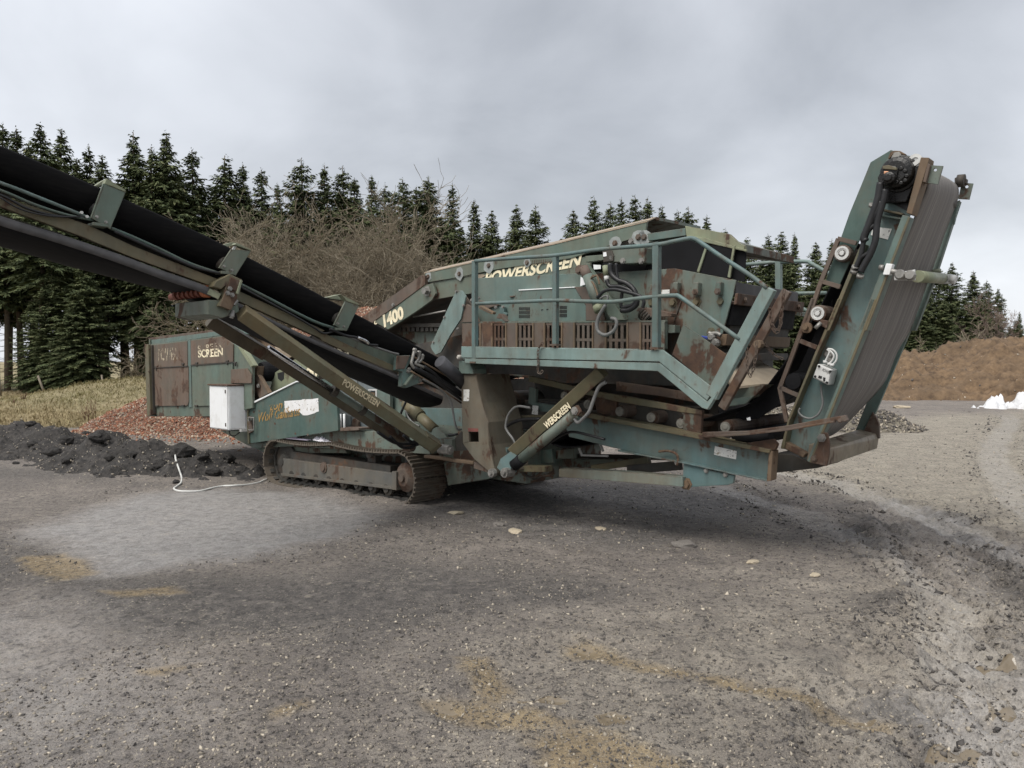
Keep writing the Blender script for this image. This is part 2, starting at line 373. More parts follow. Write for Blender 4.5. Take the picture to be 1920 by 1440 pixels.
# ---- natural
def groundm():
    m = MT('yard gravel'); P = m.tc.outputs['Object']
    mid = m.noise(3.2, 7, .62, off=(3, 1, 0)); fine = m.noise(24, 6, .7, off=(1, 8, 0)); vf = m.noise(95, 4, .75); mf = m.noise(9, 7, .68, off=(4, 4, 1))
    def crisp(name, gain, amp=.8, w=.16):
        """break a soft patch into ragged, grainy edges"""
        v_ = m.math('ADD', m.attr(name), m.math('MULTIPLY', m.math('SUBTRACT', m.math('ADD', m.math('MULTIPLY', mf, .6), m.math('MULTIPLY', mid, .4)), .5), amp))
        return m.math('MULTIPLY', m.ramp(v_, (.5-w, 0), (.5+w, 1)), gain)
    wet_sheen, tan_, dark, och = crisp('wet_sheen', .9, 1.0, .48), crisp('tan', 1.0, 1.0, .4), crisp('dark', 1.0, 1.3, .4), crisp('ochre', .7, 1.6, .36)
    gr, pud = m.attr('grass'), crisp('puddle', 1.0, .5, .06)
    big = m.ramp(m.noise(.55, 6, .6), (.35, 0), (.65, 1))
    c = m.mix(big, (.215, .188, .165), (.30, .263, .226))
    c = m.mix(m.ramp(mid, (.34, 0), (.68, 1)), m.mix(1.0, c, (.66, .66, .68), 'MULTIPLY'), c)
    c = m.mix(tan_, c, m.mix(m.ramp(mid, (.35, 0), (.65, 1)), (.27, .240, .195), (.38, .340, .272)))
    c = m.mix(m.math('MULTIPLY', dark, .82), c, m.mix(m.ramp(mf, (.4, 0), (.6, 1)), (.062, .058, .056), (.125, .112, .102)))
    c = m.mix(m.math('MULTIPLY', wet_sheen, .85), c, m.mix(m.ramp(mf, (.35, 0), (.6, 1)), (.20, .192, .185), (.31, .298, .287)))  # wet silt film; its sky sheen is partly painted in as paler grey
    c = m.mix(och, c, m.mix(m.ramp(mf, (.35, 0), (.65, 1)), (.25, .185, .10), (.36, .265, .135)))
    for sc, a, lo in ((13, .6, .90), (24, .75, .80), (46, .85, .62), (100, .85, .52)):
        vc = m.n('ShaderNodeTexVoronoi'); vc.inputs['Scale'].default_value = sc; m.l(P, vc.inputs[0])
        se = m.n('ShaderNodeSeparateColor'); m.l(vc.outputs['Color'], se.inputs[0])
        sel = m.math('MULTIPLY', m.ramp(se.outputs[0], (lo, 0), (lo+.02, 1)), m.ramp(vc.outputs['Distance'], (.28, 1), (.42, 0)))
        sel = m.math('MULTIPLY', sel, m.ramp(m.noise(1.4, 4, .6, off=(sc, 0, 0)), (.38, .15), (.62, 1)))
        sel = m.math('MULTIPLY', sel, m.math('SUBTRACT', 1.0, m.math('MULTIPLY', wet_sheen, .7), True))
        scol = m.mix(se.outputs[1], (.05, .047, .045), m.mix(se.outputs[2], (.36, .32, .26), (.56, .49, .38)))
        c = m.mix(m.math('MULTIPLY', sel, a), c, scol)
    pit = m.math('MULTIPLY', m.ramp(fine, (.36, .75), (.48, 0)), m.math('SUBTRACT', 1.0, m.math('MULTIPLY', wet_sheen, .55), True))
    c = m.mix(pit, c, (.034, .031, .029))
    c = m.mix(m.ramp(vf, (.52, 0), (.74, .6)), c, m.mix(1.0, c, (1.9, 1.82, 1.7), 'MULTIPLY'))
    c = m.mix(m.ramp(vf, (.28, .6), (.45, 0)), c, m.mix(1.0, c, (.45, .45, .46), 'MULTIPLY'))
    grass = m.mix(m.ramp(m.noise(1.3, 6, .65), (.35, 0), (.65, 1)), (.33, .265, .16), (.20, .18, .085))
    c = m.mix(gr, c, grass)
    c = m.mix(m.math('MULTIPLY', pud, .85), c, (.17, .135, .09))
    ro = m.math('SUBTRACT', .88, m.math('MULTIPLY', wet_sheen, m.ramp(mid, (.3, .50), (.7, .34))))
    ro = m.mix(pud, ro, (.07, .07, .07))
    h1 = m.bump(m.math('ADD', fine, m.math('MULTIPLY', mf, .9)), .9, .035)
    nb = m.n('ShaderNodeBump'); m.l(vf, nb.inputs['Height']); nb.inputs['Distance'].default_value = .014; m.l(h1, nb.inputs['Normal'])
    m.l(m.math('MULTIPLY', m.math('SUBTRACT', 1.0, m.math('MAXIMUM', pud, m.math('MULTIPLY', wet_sheen, .6)), True), .95), nb.inputs['Strength'])
    ge = m.n('ShaderNodeNewGeometry'); nm = m.n('ShaderNodeMix', data_type='VECTOR')
    m.l(m.math('MAXIMUM', pud, m.math('MULTIPLY', wet_sheen, .5)), nm.inputs[0]); m.l(nb.outputs[0], nm.inputs[4]); m.l(ge.outputs['Normal'], nm.inputs[5])
    return m.set(c, ro, nm.outputs[1], spec=.5)
M['ground'] = groundm()
def heapm(name, c1, c2, c3, sc=6, rough=.95):
    m = MT(name); a = m.noise(sc, 8, .7); b = m.noise(sc*.2, 5, .6, off=(3, 3, 3))
    c = m.mix(m.ramp(a, (.35, 0), (.65, 1)), c1, c2); c = m.mix(m.ramp(b, (.4, 0), (.7, .6)), c, c3)
    return m.set(c, rough, m.bump(m.noise(sc*4, 6, .7), .8, .05))
M['soil'] = heapm('brown soil', (.075, .047, .027), (.21, .138, .078), (.12, .083, .052), 3)
M['windrow'] = heapm('black gravel heap', (.022, .021, .021), (.095, .086, .078), (.038, .035, .032), 13)
def brickbase():
    m = MT('crushed brick fragments'); vc = m.n('ShaderNodeTexVoronoi'); vc.inputs['Scale'].default_value = 24; m.l(m.tc.outputs['Object'], vc.inputs[0])
    se = m.n('ShaderNodeSeparateColor'); m.l(vc.outputs['Color'], se.inputs[0])
    c = m.ramp(se.outputs[0], (0, (.15, .06, .038)), (.5, (.29, .13, .08)), (.8, (.30, .20, .14)), (1, (.45, .39, .31)))
    c = m.mix(m.ramp(vc.outputs['Distance'], (.3, 0), (.6, .8)), c, (.06, .035, .025))
    return m.set(c, .95, m.bump(vc.outputs['Distance'], 1.0, .04))
M['brickbase'] = brickbase()
M['gravelheap'] = heapm('grey tan gravel', (.09, .08, .065), (.26, .23, .17), (.17, .15, .12), 12)
M['snow'] = heapm('dirty snow', (.72, .73, .75), (.86, .87, .88), (.20, .16, .13), 4, .7)
M['hillock'] = heapm('mossy grass bank', (.20, .165, .085), (.33, .275, .165), (.175, .165, .08), 7)
def attrcol(name, stops, rough=.9, attr='tone', trans=0, sc=0):
    m = MT(name); c = m.ramp(m.attr(attr), *stops)
    if sc: c = m.mix(m.ramp(m.noise(sc, 5, .6), (.3, .45), (.7, 0)), c, m.mix(1.0, c, (.55, .55, .55), 'MULTIPLY'))
    m.set(c, rough, spec=.25)
    return m.m
M['pebble'] = attrcol('loose pebbles', ((0, (.04, .038, .038)), (.45, (.11, .10, .092)), (.75, (.24, .21, .17)), (1, (.50, .44, .35))), .85)
M['brick'] = attrcol('broken brick', ((0, (.19, .078, .048)), (.4, (.32, .145, .088)), (.7, (.31, .20, .14)), (.85, (.40, .32, .23)), (1, (.50, .45, .38))), .92)
M['grassb'] = attrcol('dry grass', ((0, (.19, .165, .075)), (.5, (.34, .275, .16)), (1, (.47, .40, .27))), .85)
M['needle'] = attrcol('spruce needles', ((0, (.032, .045, .022)), (.5, (.072, .092, .040)), (.85, (.118, .134, .058)), (1, (.16, .155, .08))), .75)
M['bark'] = heapm('spruce bark', (.085, .062, .045), (.15, .115, .085), (.11, .10, .07), 9)
M['twig'] = attrcol('bare twigs', ((0, (.10, .082, .058)), (.5, (.205, .172, .122)), (1, (.32, .28, .21))), .9)
M['twigp'] = attrcol('reddish bare twigs', ((0, (.14, .10, .085)), (1, (.30, .235, .20))), .9)
M['stalk'] = simple('dry weed stalk', (.13, .075, .045), .9)
M['wood'] = simple('grey fence wood', (.2, .17, .13), .9)
# ---------------------------------------------------------------- ground: one sheet, finer near the viewer
def gp(*pts): return [G(*p)[:2] for p in pts]
WET1 = gp((20,1000),(120,965),(250,928),(420,912),(600,925),(720,960),(640,1010),(460,1040),(330,1062),(215,1080),(110,1045))
WET2 = gp((-200,1150),(60,1140),(150,1200),(330,1290),(300,1400),(-200,1500))
WETR = gp((1620,1330),(1760,1310),(1960,1250),(2200,1250),(2200,1460),(1700,1460))
DARK_SHADE = gp((830,905),(1000,905),(1250,905),(1400,912),(1440,940),(1320,1000),(1180,1040),(960,1010),(820,960))  # machine's soft shadow painted into the ground colour, with wet darker gravel
DARK2 = gp((-300,1030),(30,1005),(90,1060),(400,1090),(700,1060),(1000,1075),(1150,1120),(800,1190),(560,1210),(330,1230),(180,1190),(60,1120),(-300,1120))
DARK3 = gp((-300,870),(100,880),(260,912),(520,915),(620,935),(800,960),(860,990),(700,985),(500,925),(300,905),(-300,900))
TANR = gp((1440,885),(1520,830),(1660,790),(1800,772),(2400,770),(2600,900),(2200,1000),(1920,1010),(1760,975),(1600,930))
GREYR = gp((960,1180),(1300,1110),(1600,1060),(1920,1080),(2300,1100),(2300,1600),(800,1600),(820,1350))
OCH = [gp((1075,1212),(1110,1205),(1180,1228),(1300,1258),(1450,1290),(1580,1330),(1660,1345),(1640,1362),(1500,1330),(1330,1285),(1180,1250),(1085,1230)),
       gp((800,1325),(860,1312),(980,1335),(1060,1370),(950,1375),(860,1350)), gp((980,1390),(1060,1380),(1220,1420),(1300,1460),(1000,1460)),
       gp((20,1045),(110,1035),(190,1070),(120,1085),(30,1070)), gp((280,1262),(350,1248),(385,1250),(330,1268),(285,1270)), gp((860,1240),(915,1236),(960,1300),(900,1315)),
       gp((520,1335),(585,1320),(590,1330),(530,1345)), gp((200,1108),(330,1100),(350,1115),(230,1125))]
PUD = [gp((1112,1345),(1150,1338),(1186,1352),(1180,1368),(1130,1366)), gp((810,1328),(850,1318),(868,1335),(840,1346)), gp((968,1316),(1005,1312),(1040,1322),(1080,1326),(1040,1334),(985,1326)),
       gp((1075,1216),(1110,1212),(1128,1226),(1100,1232)), gp((1590,1328),(1625,1326),(1640,1338),(1600,1340)), gp((1380,1288),(1430,1286),(1440,1298),(1390,1300)),
       gp((1730,1395),(1800,1385),(1850,1400),(1800,1420)), gp((1840,1318),(1900,1312),(1910,1330),(1850,1334)), gp((1760,1230),(1800,1226),(1805,1236),(1765,1238)), gp((1820,1232),(1890,1230),(1900,1242),(1830,1244))]
RUTA = gp((1430,880),(1560,905),(1720,960),(1860,1020),(2000,1090)); RUTB = gp((1900,780),(1860,850),(1900,930),(2000,1000))
RUTC = gp((1690,960),(1790,1060),(1850,1170),(1875,1300),(1860,1450)); RUTD = gp((900,1330),(1060,1225),(1300,1260),(1660,1350),(1900,1440))
RUTE = gp((1960,1040),(1800,1130),(1700,1220),(1640,1330),(1620,1450)); RUTF = gp((1320,905),(1500,960),(1650,1030),(1760,1130),(1800,1250))
GRASSP = [(-60,21),(-14,20),(-10.2,19.2),(-7.5,22),(0,30),(10,42),(70,70),(300,200),(300,600),(-400,600),(-400,21)]
def ground_h(x, y):
    d = np.hypot(x, y); near = np.clip(1.6-d/22, .12, 1)
    um, vm = (x-P0[0])*UA[0]+(y-P0[1])*UA[1], (x-P0[0])*VA[0]+(y-P0[1])*VA[1]
    z = .035*fbm(x, y, .25, 3)-.065*np.exp(-((um+3.1)/1.1)**2-((vm-.6)/1.6)**2)+near*(.022*fbm(x, y, 1.3, 3)+.016*fbm(x+40, y, 5.5, 3)+.011*np.abs(fbm(x, y+9, 15, 3)))
    flat = np.maximum(polymask(x, y, WET1, .5), .7*polymask(x, y, WETR, .5))
    z = z*(1-.75*flat)-.012*flat
    for path, w, dep, tread in ((RUTA, .22, .04, .9), (RUTB, .3, .04, .6), (RUTC, .34, .06, 1.7), (RUTD, .22, .028, .4), (RUTE, .26, .04, 1.0), (RUTF, .26, .03, .8)):
        ds, al, sg, ln = linedist(x, y, path); ds = ds+.05*fbm(x, y, 2, 2)
        inside = sstep(w*1.15, w*.8, ds); rim = np.exp(-((ds-w*1.25)/.10)**2)
        bars = np.clip(np.sin((ln+sg*ds*.9)*2*math.pi/.24+1.5*fbm(x, y, 1.5, 2))*2, -1, 1)*.5+.5
        z = z-dep*inside+.5*dep*rim*(.6+.8*vnoise(x*6, y*6))+inside*bars*.022*tread
    churn = np.exp(-(np.minimum(linedist(x, y, RUTC)[0], linedist(x, y, RUTA)[0])/.9)**2)
    z = z+churn*.085*np.clip(fbm(x*1.0, y*1.8, 6, 3), -.3, 1)
    for p in PUD: z = z-.012*polymask(x, y, p, .06)
    return z
A0 = np.array([0, -4.0])
ang = np.concatenate([np.linspace(-180, -52, 26)[:-1], np.linspace(-52, 52, 690), np.linspace(52, 180, 26)[1:-1]])
rad = [.6, 1.5, 2.5, 3.2, 4.2]; d_ = 0.6
while d_ < 26: rad.append(d_+4); d_ += min(max(.02, d_*d_/800), .25)
while d_ < 900: rad.append(d_+4); d_ *= 1.13
rad = np.array(rad); aa, rr = np.meshgrid(np.radians(ang), rad)
gx, gy = A0[0]+rr*np.sin(aa), A0[1]+rr*np.cos(aa); gz = ground_h(gx, gy)
na, nr = len(ang), len(rad); idx = np.arange(na*nr).reshape(nr, na); nxt = np.roll(idx, -1, 1)
quads = np.stack([idx[:-1], nxt[:-1], nxt[1:], idx[1:]], -1).reshape(-1, 4)[:, ::-1]
fx, fy = gx.ravel(), gy.ravel(); wob = .35*fbm(fx, fy, 1.1, 4); wx, wy = fx+wob, fy+.35*fbm(fx+30, fy, 1.1, 4)
sx_, sy_ = fx+wob*.3, fy+.1*fbm(fx, fy+7, 2.5, 3)
rutm = np.maximum(sstep(.30, .16, linedist(sx_, sy_, RUTA)[0]), .8*sstep(.3, .16, linedist(sx_, sy_, RUTB)[0]))
rutm = np.maximum(rutm, .6*sstep(.24, .14, linedist(sx_, sy_, RUTF)[0]))
attrs = dict(
    wet_sheen=np.clip(polymask(wx, wy, WET1, .35)+.55*polymask(wx, wy, WET2, .7)+.6*polymask(wx, wy, WETR, .5)+.55*rutm+.22*polymask(wx, wy, DARK_SHADE, .6)+.25*sstep(.5, .2, linedist(wx, wy, RUTC)[0]), 0, 1),
    tan=np.clip(.85*polymask(wx, wy, TANR, .7)+.46*polymask(wx, wy, GREYR, 1.2)+.3*rutm, 0, 1),
    dark=np.clip(.95*polymask(wx, wy, DARK_SHADE, .5)+.8*polymask(wx, wy, DARK2, .4)+.75*polymask(wx, wy, DARK3, .35)
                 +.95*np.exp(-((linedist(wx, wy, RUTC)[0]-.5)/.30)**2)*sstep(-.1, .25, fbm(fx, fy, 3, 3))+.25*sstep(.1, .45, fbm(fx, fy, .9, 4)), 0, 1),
    ochre=np.clip(sum(polymask(sx_, sy_, p, .10) for p in OCH), 0, 1),
    puddle=np.clip(sum(polymask(fx+.05*fbm(fx, fy, 7, 3), fy+.05*fbm(fx+9, fy, 7, 3), p, .035) for p in PUD), 0, 1),
    grass=polymask(wx*1.0, wy, GRASSP, .9))
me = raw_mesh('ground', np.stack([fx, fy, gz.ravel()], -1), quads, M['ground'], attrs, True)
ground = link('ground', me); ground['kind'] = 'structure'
def gh(x, y): return ground_h(np.atleast_1d(np.asarray(x, float)), np.atleast_1d(np.asarray(y, float)))

# ---------------------------------------------------------------- heaps: height fields with their own noise
def heap(name, x0, x1, y0, y1, step, hf, mat, smooth=True):
    xs, ys = np.arange(x0, x1, step), np.arange(y0, y1, step); X, Y = np.meshgrid(xs, ys); H = hf(X, Y)
    idx = np.arange(X.size).reshape(X.shape); q = np.stack([idx[:-1,:-1], idx[:-1,1:], idx[1:,1:], idx[1:,:-1]], -1).reshape(-1, 4)
    hq = H.ravel()[q].max(1); q = q[hq > -.12]
    used = np.unique(q); rm = np.full(X.size, -1); rm[used] = np.arange(len(used))
    vv = np.stack([X.ravel(), Y.ravel(), np.maximum(H.ravel(), -.25)], -1)[used]
    return link(name, raw_mesh(name, vv, rm[q], mat, None, smooth))
def ridge_h(pts, slope, rnd=.25):
    """pts: (x, y, z) along a crest"""
    P = np.array(pts, float)
    def f(X, Y):
        best = np.full(X.shape, -9.)
        for a, b in zip(P[:-1], P[1:]):
            dx, dy = b[0]-a[0], b[1]-a[1]; L2 = dx*dx+dy*dy; t = np.clip(((X-a[0])*dx+(Y-a[1])*dy)/L2, 0, 1)
            ds = np.hypot(X-a[0]-t*dx, Y-a[1]-t*dy); z = a[2]+t*(b[2]-a[2])
            best = np.maximum(best, z-slope*(np.sqrt(ds*ds+rnd*rnd)-rnd))
        return best
    return f
def crest(*pts): return [AT(*p) for p in pts]
def cz(px, y, d): return AT(px, y, d)
bcrest = [cz(190,806,18.2), cz(275,752,19.5), cz(400,692,20.6), cz(520,640,21.8), cz(640,580,22.8), cz(720,570,23.4), cz(830,575,24), cz(950,610,25), cz(1040,680,26)]
bh = ridge_h(bcrest, .56, .5)
brickh = lambda X, Y: bh(X, Y)+.10*fbm(X, Y, .8, 3)+.06*fbm(X, Y, 4, 3)-.05
o = heap('brick_rubble_heap', -12.5, 6, 13.5, 31, .11, brickh, M['brickbase']); brick_heap = o
tag(o, 'large heap of crushed red brick rubble behind the hopper', 'rubble heap')
scr = [cz(1500,700,39), cz(1600,668,38), cz(1690,656,37), cz(1745,661,37), cz(1800,647,36.5), cz(1870,639,36), cz(2000,634,36), cz(2300,640,38)]
sh = ridge_h(scr, .52, 1.2)
soilh = lambda X, Y: sh(X, Y)+.30*fbm(X, Y, .5, 3)+.42*fbm(X*.7, Y*1.5, 1.7, 4)+.30*np.abs(fbm(X, Y, 3.2, 4))-.18
o = heap('soil_mound', 10, 42, 27, 46, .13, soilh, M['soil']); soil = o
tag(o, 'long mound of brown earth in front of the right-hand trees', 'earth mound')
wcr = [cz(-420,800,15), cz(-120,803,14.6), cz(30,795,14.2), cz(85,806,13.9), cz(125,838,13.2), cz(190,818,12.6), cz(260,832,12.1), cz(345,846,11.7), cz(420,868,11.4), cz(478,890,11.2)]
wh = ridge_h(wcr, .50, .3)
windh = lambda X, Y: wh(X, Y)+.16*fbm(X, Y, 1.2, 3)+.19*fbm(X, Y, 3.4, 4)+.08*fbm(X, Y, 11, 2)-.05
o = heap('gravel_windrow', -16, -3.2, 9.3, 18.5, .07, windh, M['windrow']); windrow = o
tag(o, 'low ridge of black gravel and soil left of the machine', 'gravel ridge')
gcr = [cz(1395,800,19.5), cz(1470,762,19.3), cz(1560,752,19.2), cz(1640,764,19), cz(1700,792,18.8)]
gvh_ = ridge_h(gcr, .6, .3); gravh = lambda X, Y: gvh_(X, Y)+.08*fbm(X, Y, 2, 3)+.04*fbm(X, Y, 9, 2)-.03
o = heap('gravel_heap', 3.5, 12.5, 16.3, 23, .08, gravh, M['gravelheap']); gravel_heap = o
tag(o, 'small heap of pale gravel behind the tall conveyor foot', 'gravel heap')
ncr = [cz(1838,766,27), cz(1880,746,27), cz(1912,739,27), cz(1960,742,27), cz(2030,766,27)]
nh_ = ridge_h(ncr, .75, .12); snowh = lambda X, Y: nh_(X, Y)+.5*fbm(X, Y, 2.2, 4)+.3*fbm(X+5, Y, 7, 2)-.16
o = heap('snow_heap', 15, 22, 25, 29, .06, snowh, M['snow'])
tag(o, 'small heap of dirty white snow at the foot of the earth mound', 'snow')
hcr = [cz(20,745,27), cz(120,728,27.5), cz(190,716,28), cz(255,708,28), cz(330,712,28), cz(420,735,28)]
hh_ = ridge_h(hcr, .38, 1.0); hillh = lambda X, Y: hh_(X, Y)+.10*fbm(X, Y, .9, 3)+.05*fbm(X, Y, 4, 3)-.05
o = heap('grass_bank', -23, -7, 22, 35, .15, hillh, M['hillock']); o['kind'] = 'structure'

# clods lying in the black windrow: pieces of it
def lump(r, seed, sub=2, amp=.35, sq=(1,1,.7)):
    bm = bmesh.new(); bmesh.ops.create_icosphere(bm, subdivisions=sub, radius=r); q = random.Random(seed); o_ = [q.random()*50 for _ in range(3)]
    from mathutils import noise as mn
    for v_ in bm.verts:
        n_ = mn.noise(Vector(v_.co)/r*1.1+Vector(o_))+.5*mn.noise(Vector(v_.co)/r*2.6+Vector(o_)); v_.co *= 1+amp*n_
        v_.co.x *= sq[0]; v_.co.y *= sq[1]; v_.co.z *= sq[2]
    me = bpy.data.meshes.new('lump'); bm.to_mesh(me); bm.free(); return me
clods = [lump(1, s, 3, .45) for s in range(4)]
for me in clods: me.materials.append(M['windrow'])
def hit(x, y, hf, t0=6.0, t1=30.0):
    """first point where a line of sight meets a heap"""
    d = ray(x, y); t = np.linspace(t0, t1, 3000)/d[1]; P = CAM[None]+t[:, None]*d[None]; z = np.maximum(hf(P[:, 0], P[:, 1]), ground_h(P[:, 0], P[:, 1])); k = np.argmax(P[:, 2] <= z); return P[k]
for i, (x, y, r) in enumerate(((100,850,.16),(127,866,.12),(185,822,.2),(125,828,.16),(245,855,.12),(205,860,.09),(300,872,.14),(345,850,.24),(382,858,.12),(425,862,.17),(160,815,.13),(62,835,.12),(60,798,.14),(290,880,.1),(400,884,.13),(455,886,.14),(30,870,.07),(180,890,.06),(330,905,.07))):
    p = hit(x, y, windh)
    ob = link('clod', clods[i % 4], windrow); r *= .8; ob.location = p+np.array([0, 0, r*.15]); ob.scale = (r, r*.85, r*.9); ob.rotation_euler = (0, 0, i*1.3)

# ---------------------------------------------------------------- loose stones, brick pieces (uncountable)
_ico = bmesh.new(); bmesh.ops.create_icosphere(_ico, subdivisions=1, radius=1)
OCT = np.array([(1,0,0),(-1,0,0),(0,1,0),(0,-1,0),(0,0,1),(0,0,-1)], float)
OCF = np.array([(0,2,4),(2,1,4),(1,3,4),(3,0,4),(2,0,5),(1,2,5),(3,1,5),(0,3,5)])
CUB = np.array([(x,y,z) for x in (-1,1) for y in (-1,1) for z in (-1,1)], float)
CUF = np.array([(0,1,3,2),(4,6,7,5),(0,4,5,1),(2,3,7,6),(0,2,6,4),(1,5,7,3)]); CUF = np.concatenate([CUF[:, [0,1,2]], CUF[:, [0,2,3]]])
def rotmats(n):
    q = rng.normal(size=(n, 4)); q /= np.linalg.norm(q, axis=1)[:, None]; w, x, y, z = q.T
    return np.stack([1-2*(y*y+z*z), 2*(x*y-z*w), 2*(x*z+y*w), 2*(x*y+z*w), 1-2*(x*x+z*z), 2*(y*z-x*w), 2*(x*z-y*w), 2*(y*z+x*w), 1-2*(x*x+y*y)], -1).reshape(n, 3, 3)
def scatter(name, pos, size, aspect, base, faces, mat, tone, jit=.25):
    n = len(pos); k = len(base); sh_ = base[None]*(1+jit*rng.normal(size=(n, k, 1)))*(aspect*(1+.3*rng.normal(size=(n, 3))))[:, None, :]
    v_ = np.einsum('nij,nkj->nki', rotmats(n), sh_)
    v_ = v_*np.asarray(size)[:, None, None]+pos[:, None, :]
    f = (faces[None]+(np.arange(n)*k)[:, None, None]).reshape(-1, faces.shape[1])
    o = link(name, raw_mesh(name, v_.reshape(-1, 3), f, mat, {'tone': np.repeat(tone, k)})); o['kind'] = 'stuff'; return o
n = 70000
dd = 2.4/(1-rng.random(n)*(1-2.4/26)); th = np.radians(rng.uniform(-48, 48, n)); x, y = dd*np.tan(th), dd.copy()
keep = (vnoise(x*.7+3, y*.7) > .33) & (polymask(x, y, WET1, .3) < .6); x, y, dd = x[keep], y[keep], dd[keep]
s = (.0022+.0065*rng.random(len(x))**3.2)*(1+dd*.11)
tone = np.clip(rng.beta(1.7, 1.9, len(x))+.10, 0, 1)
scatter('loose_stones', np.stack([x, y, gh(x, y)+s*.15], -1), s, np.array([1.1, .9, .6]), OCT, OCF, M['pebble'], tone)
# churned mud crumbs thrown up along the wheel ruts
mx, my = [], []
for path, w, k in ((RUTA, .35, 1500), (RUTB, .5, 700), (RUTC, .45, 2600), (RUTE, .4, 1500), (RUTF, .4, 900)):
    P = np.array(path); seg = rng.integers(0, len(P)-1, k); t = rng.random(k)[:, None]; b = P[seg]*(1-t)+P[seg+1]*t; d = P[seg+1]-P[seg]; d /= np.linalg.norm(d, axis=1)[:, None]
    off = np.sign(rng.normal(size=k))*(w*.55+np.abs(rng.normal(0, w*.45, k))); b = b+np.stack([-d[:, 1], d[:, 0]], -1)*off[:, None]; mx.append(b[:, 0]); my.append(b[:, 1])
x, y = np.concatenate(mx), np.concatenate(my); k = (y > 2) & (vnoise(x*1.6, y*1.6) > .36); x, y = x[k], y[k]; s = (.0025+.009*rng.random(len(x))**2.5)*(1+.09*y)
scatter('mud_crumbs', np.stack([x, y, gh(x, y)+s*.1], -1), s, np.array([1.5, 1.0, .55]), OCT, OCF, M['pebble'], np.clip(rng.normal(.34, .14, len(x)), .05, .65))
x = rng.uniform(-12, 5.5, 150000); y = rng.uniform(14, 25.5, 150000); z = brickh(x, y); k = (z > .0); x, y, z = x[k], y[k], z[k]
pick = rng.permutation(len(x))[:56000]; x, y, z = x[pick], y[pick], z[pick]; s = .007+.016*rng.random(len(x))**1.8
scatter('brick_pieces', np.stack([x, y, z+s*.3], -1), s, np.array([1.3, .8, .55]), CUB, CUF, M['brick'], rng.random(len(x)), .1)
x = rng.uniform(-10.5, -4.0, 9000); y = rng.uniform(14.2, 18.5, 9000); hb = brickh(x, y); k = (hb < .05) & (rng.random(9000) < np.exp(hb*3.5)); x, y = x[k], y[k]; s = rng.uniform(.008, .025, len(x))
scatter('spilt_brick_pieces', np.stack([x, y, gh(x, y)+s*.3], -1), s, np.array([1.3, .8, .55]), CUB, CUF, M['brick'], rng.random(len(x)), .1)
x = rng.uniform(3.8, 12, 14000); y = rng.uniform(16.5, 21, 14000); z = gravh(x, y); k = z > -.02; x, y, z = x[k], y[k], z[k]; s = rng.uniform(.015, .05, len(x))
scatter('gravel_pieces', np.stack([x, y, z+s*.2], -1), s, np.array([1.1, .9, .7]), OCT, OCF, M['pebble'], np.clip(rng.random(len(x))*.8+.15, 0, 1))
x = rng.uniform(-15, -3.4, 40000); y = rng.uniform(9.5, 16, 40000); z = windh(x, y); k = z > 0; x, y, z = x[k], y[k], z[k]; s = .004+.016*rng.random(len(x))**3
scatter('windrow_stones', np.stack([x, y, z+s*.2], -1), s, np.array([1.1, .9, .7]), OCT, OCF, M['pebble'], np.clip(rng.beta(1.3, 1.0, len(x)), 0, 1))
x = rng.uniform(11, 40, 1500); y = rng.uniform(28, 38, 1500); z = soilh(x, y); k = z > 0; x, y, z = x[k], y[k], z[k]; s = .02+.06*rng.random(len(x))**4
scatter('soil_stones', np.stack([x, y, z], -1), s, np.array([1.1, .9, .7]), OCT, OCF, M['pebble'], np.clip(rng.random(len(x))+.2, 0, 1))

# ---------------------------------------------------------------- dry grass
def blades(name, x, y, z, h, lean, mat, tone, w=.012):
    n = len(x); a = rng.uniform(0, 2*math.pi, n); b = rng.uniform(0, 2*math.pi, n); L = lean*h
    ba = np.stack([x, y, z], -1); wv = np.stack([np.cos(a), np.sin(a), np.zeros(n)], -1)*(w*(.6+.8*rng.random(n)))[:, None]
    ld = np.stack([np.cos(b), np.sin(b), np.zeros(n)], -1)
    m1 = ba+ld*(L*.35)[:, None]+np.array([0,0,1])*(h*.6)[:, None]; tip = ba+ld*L[:, None]+np.array([0,0,1])*(h*(1-.3*lean))[:, None]
    v_ = np.stack([ba-wv, ba+wv, m1+wv*.7, m1-wv*.7, tip], 1).reshape(-1, 3); i = np.arange(n)[:, None]*5
    f = np.concatenate([i+np.array([[0,1,2]]), i+np.array([[0,2,3]]), i+np.array([[3,2,4]])])
    o = link(name, raw_mesh(name, v_, f, mat, {'tone': np.repeat(tone, 5)})); o['kind'] = 'stuff'; return o
n = 120000; y = 19+rng.random(n)**1.4*21; x = rng.uniform(-.95, -.28, n)*y
k = (polymask(x, y, GRASSP, .6) > rng.random(n)) & (vnoise(x*.8, y*.8) > .10) & (brickh(x, y) < 0)
x, y = x[k], y[k]; z = np.maximum(gh(x, y), hillh(x, y)); n = len(x)
h = (.05+.13*rng.random(n)**2)*(.6+1.1*vnoise(x*.6+5, y*.6)); tn = np.clip(vnoise(x*.35, y*.35)*.7+.3*rng.random(n)+.12-.45*(hillh(x, y) > .25), 0, 1)
o = blades('dry_grass', x, y, z-.02, h, rng.uniform(.3, 1.3, n), M['grassb'], tn, .010); o['label'] = 'straw-coloured dry grass on the field before the forest'
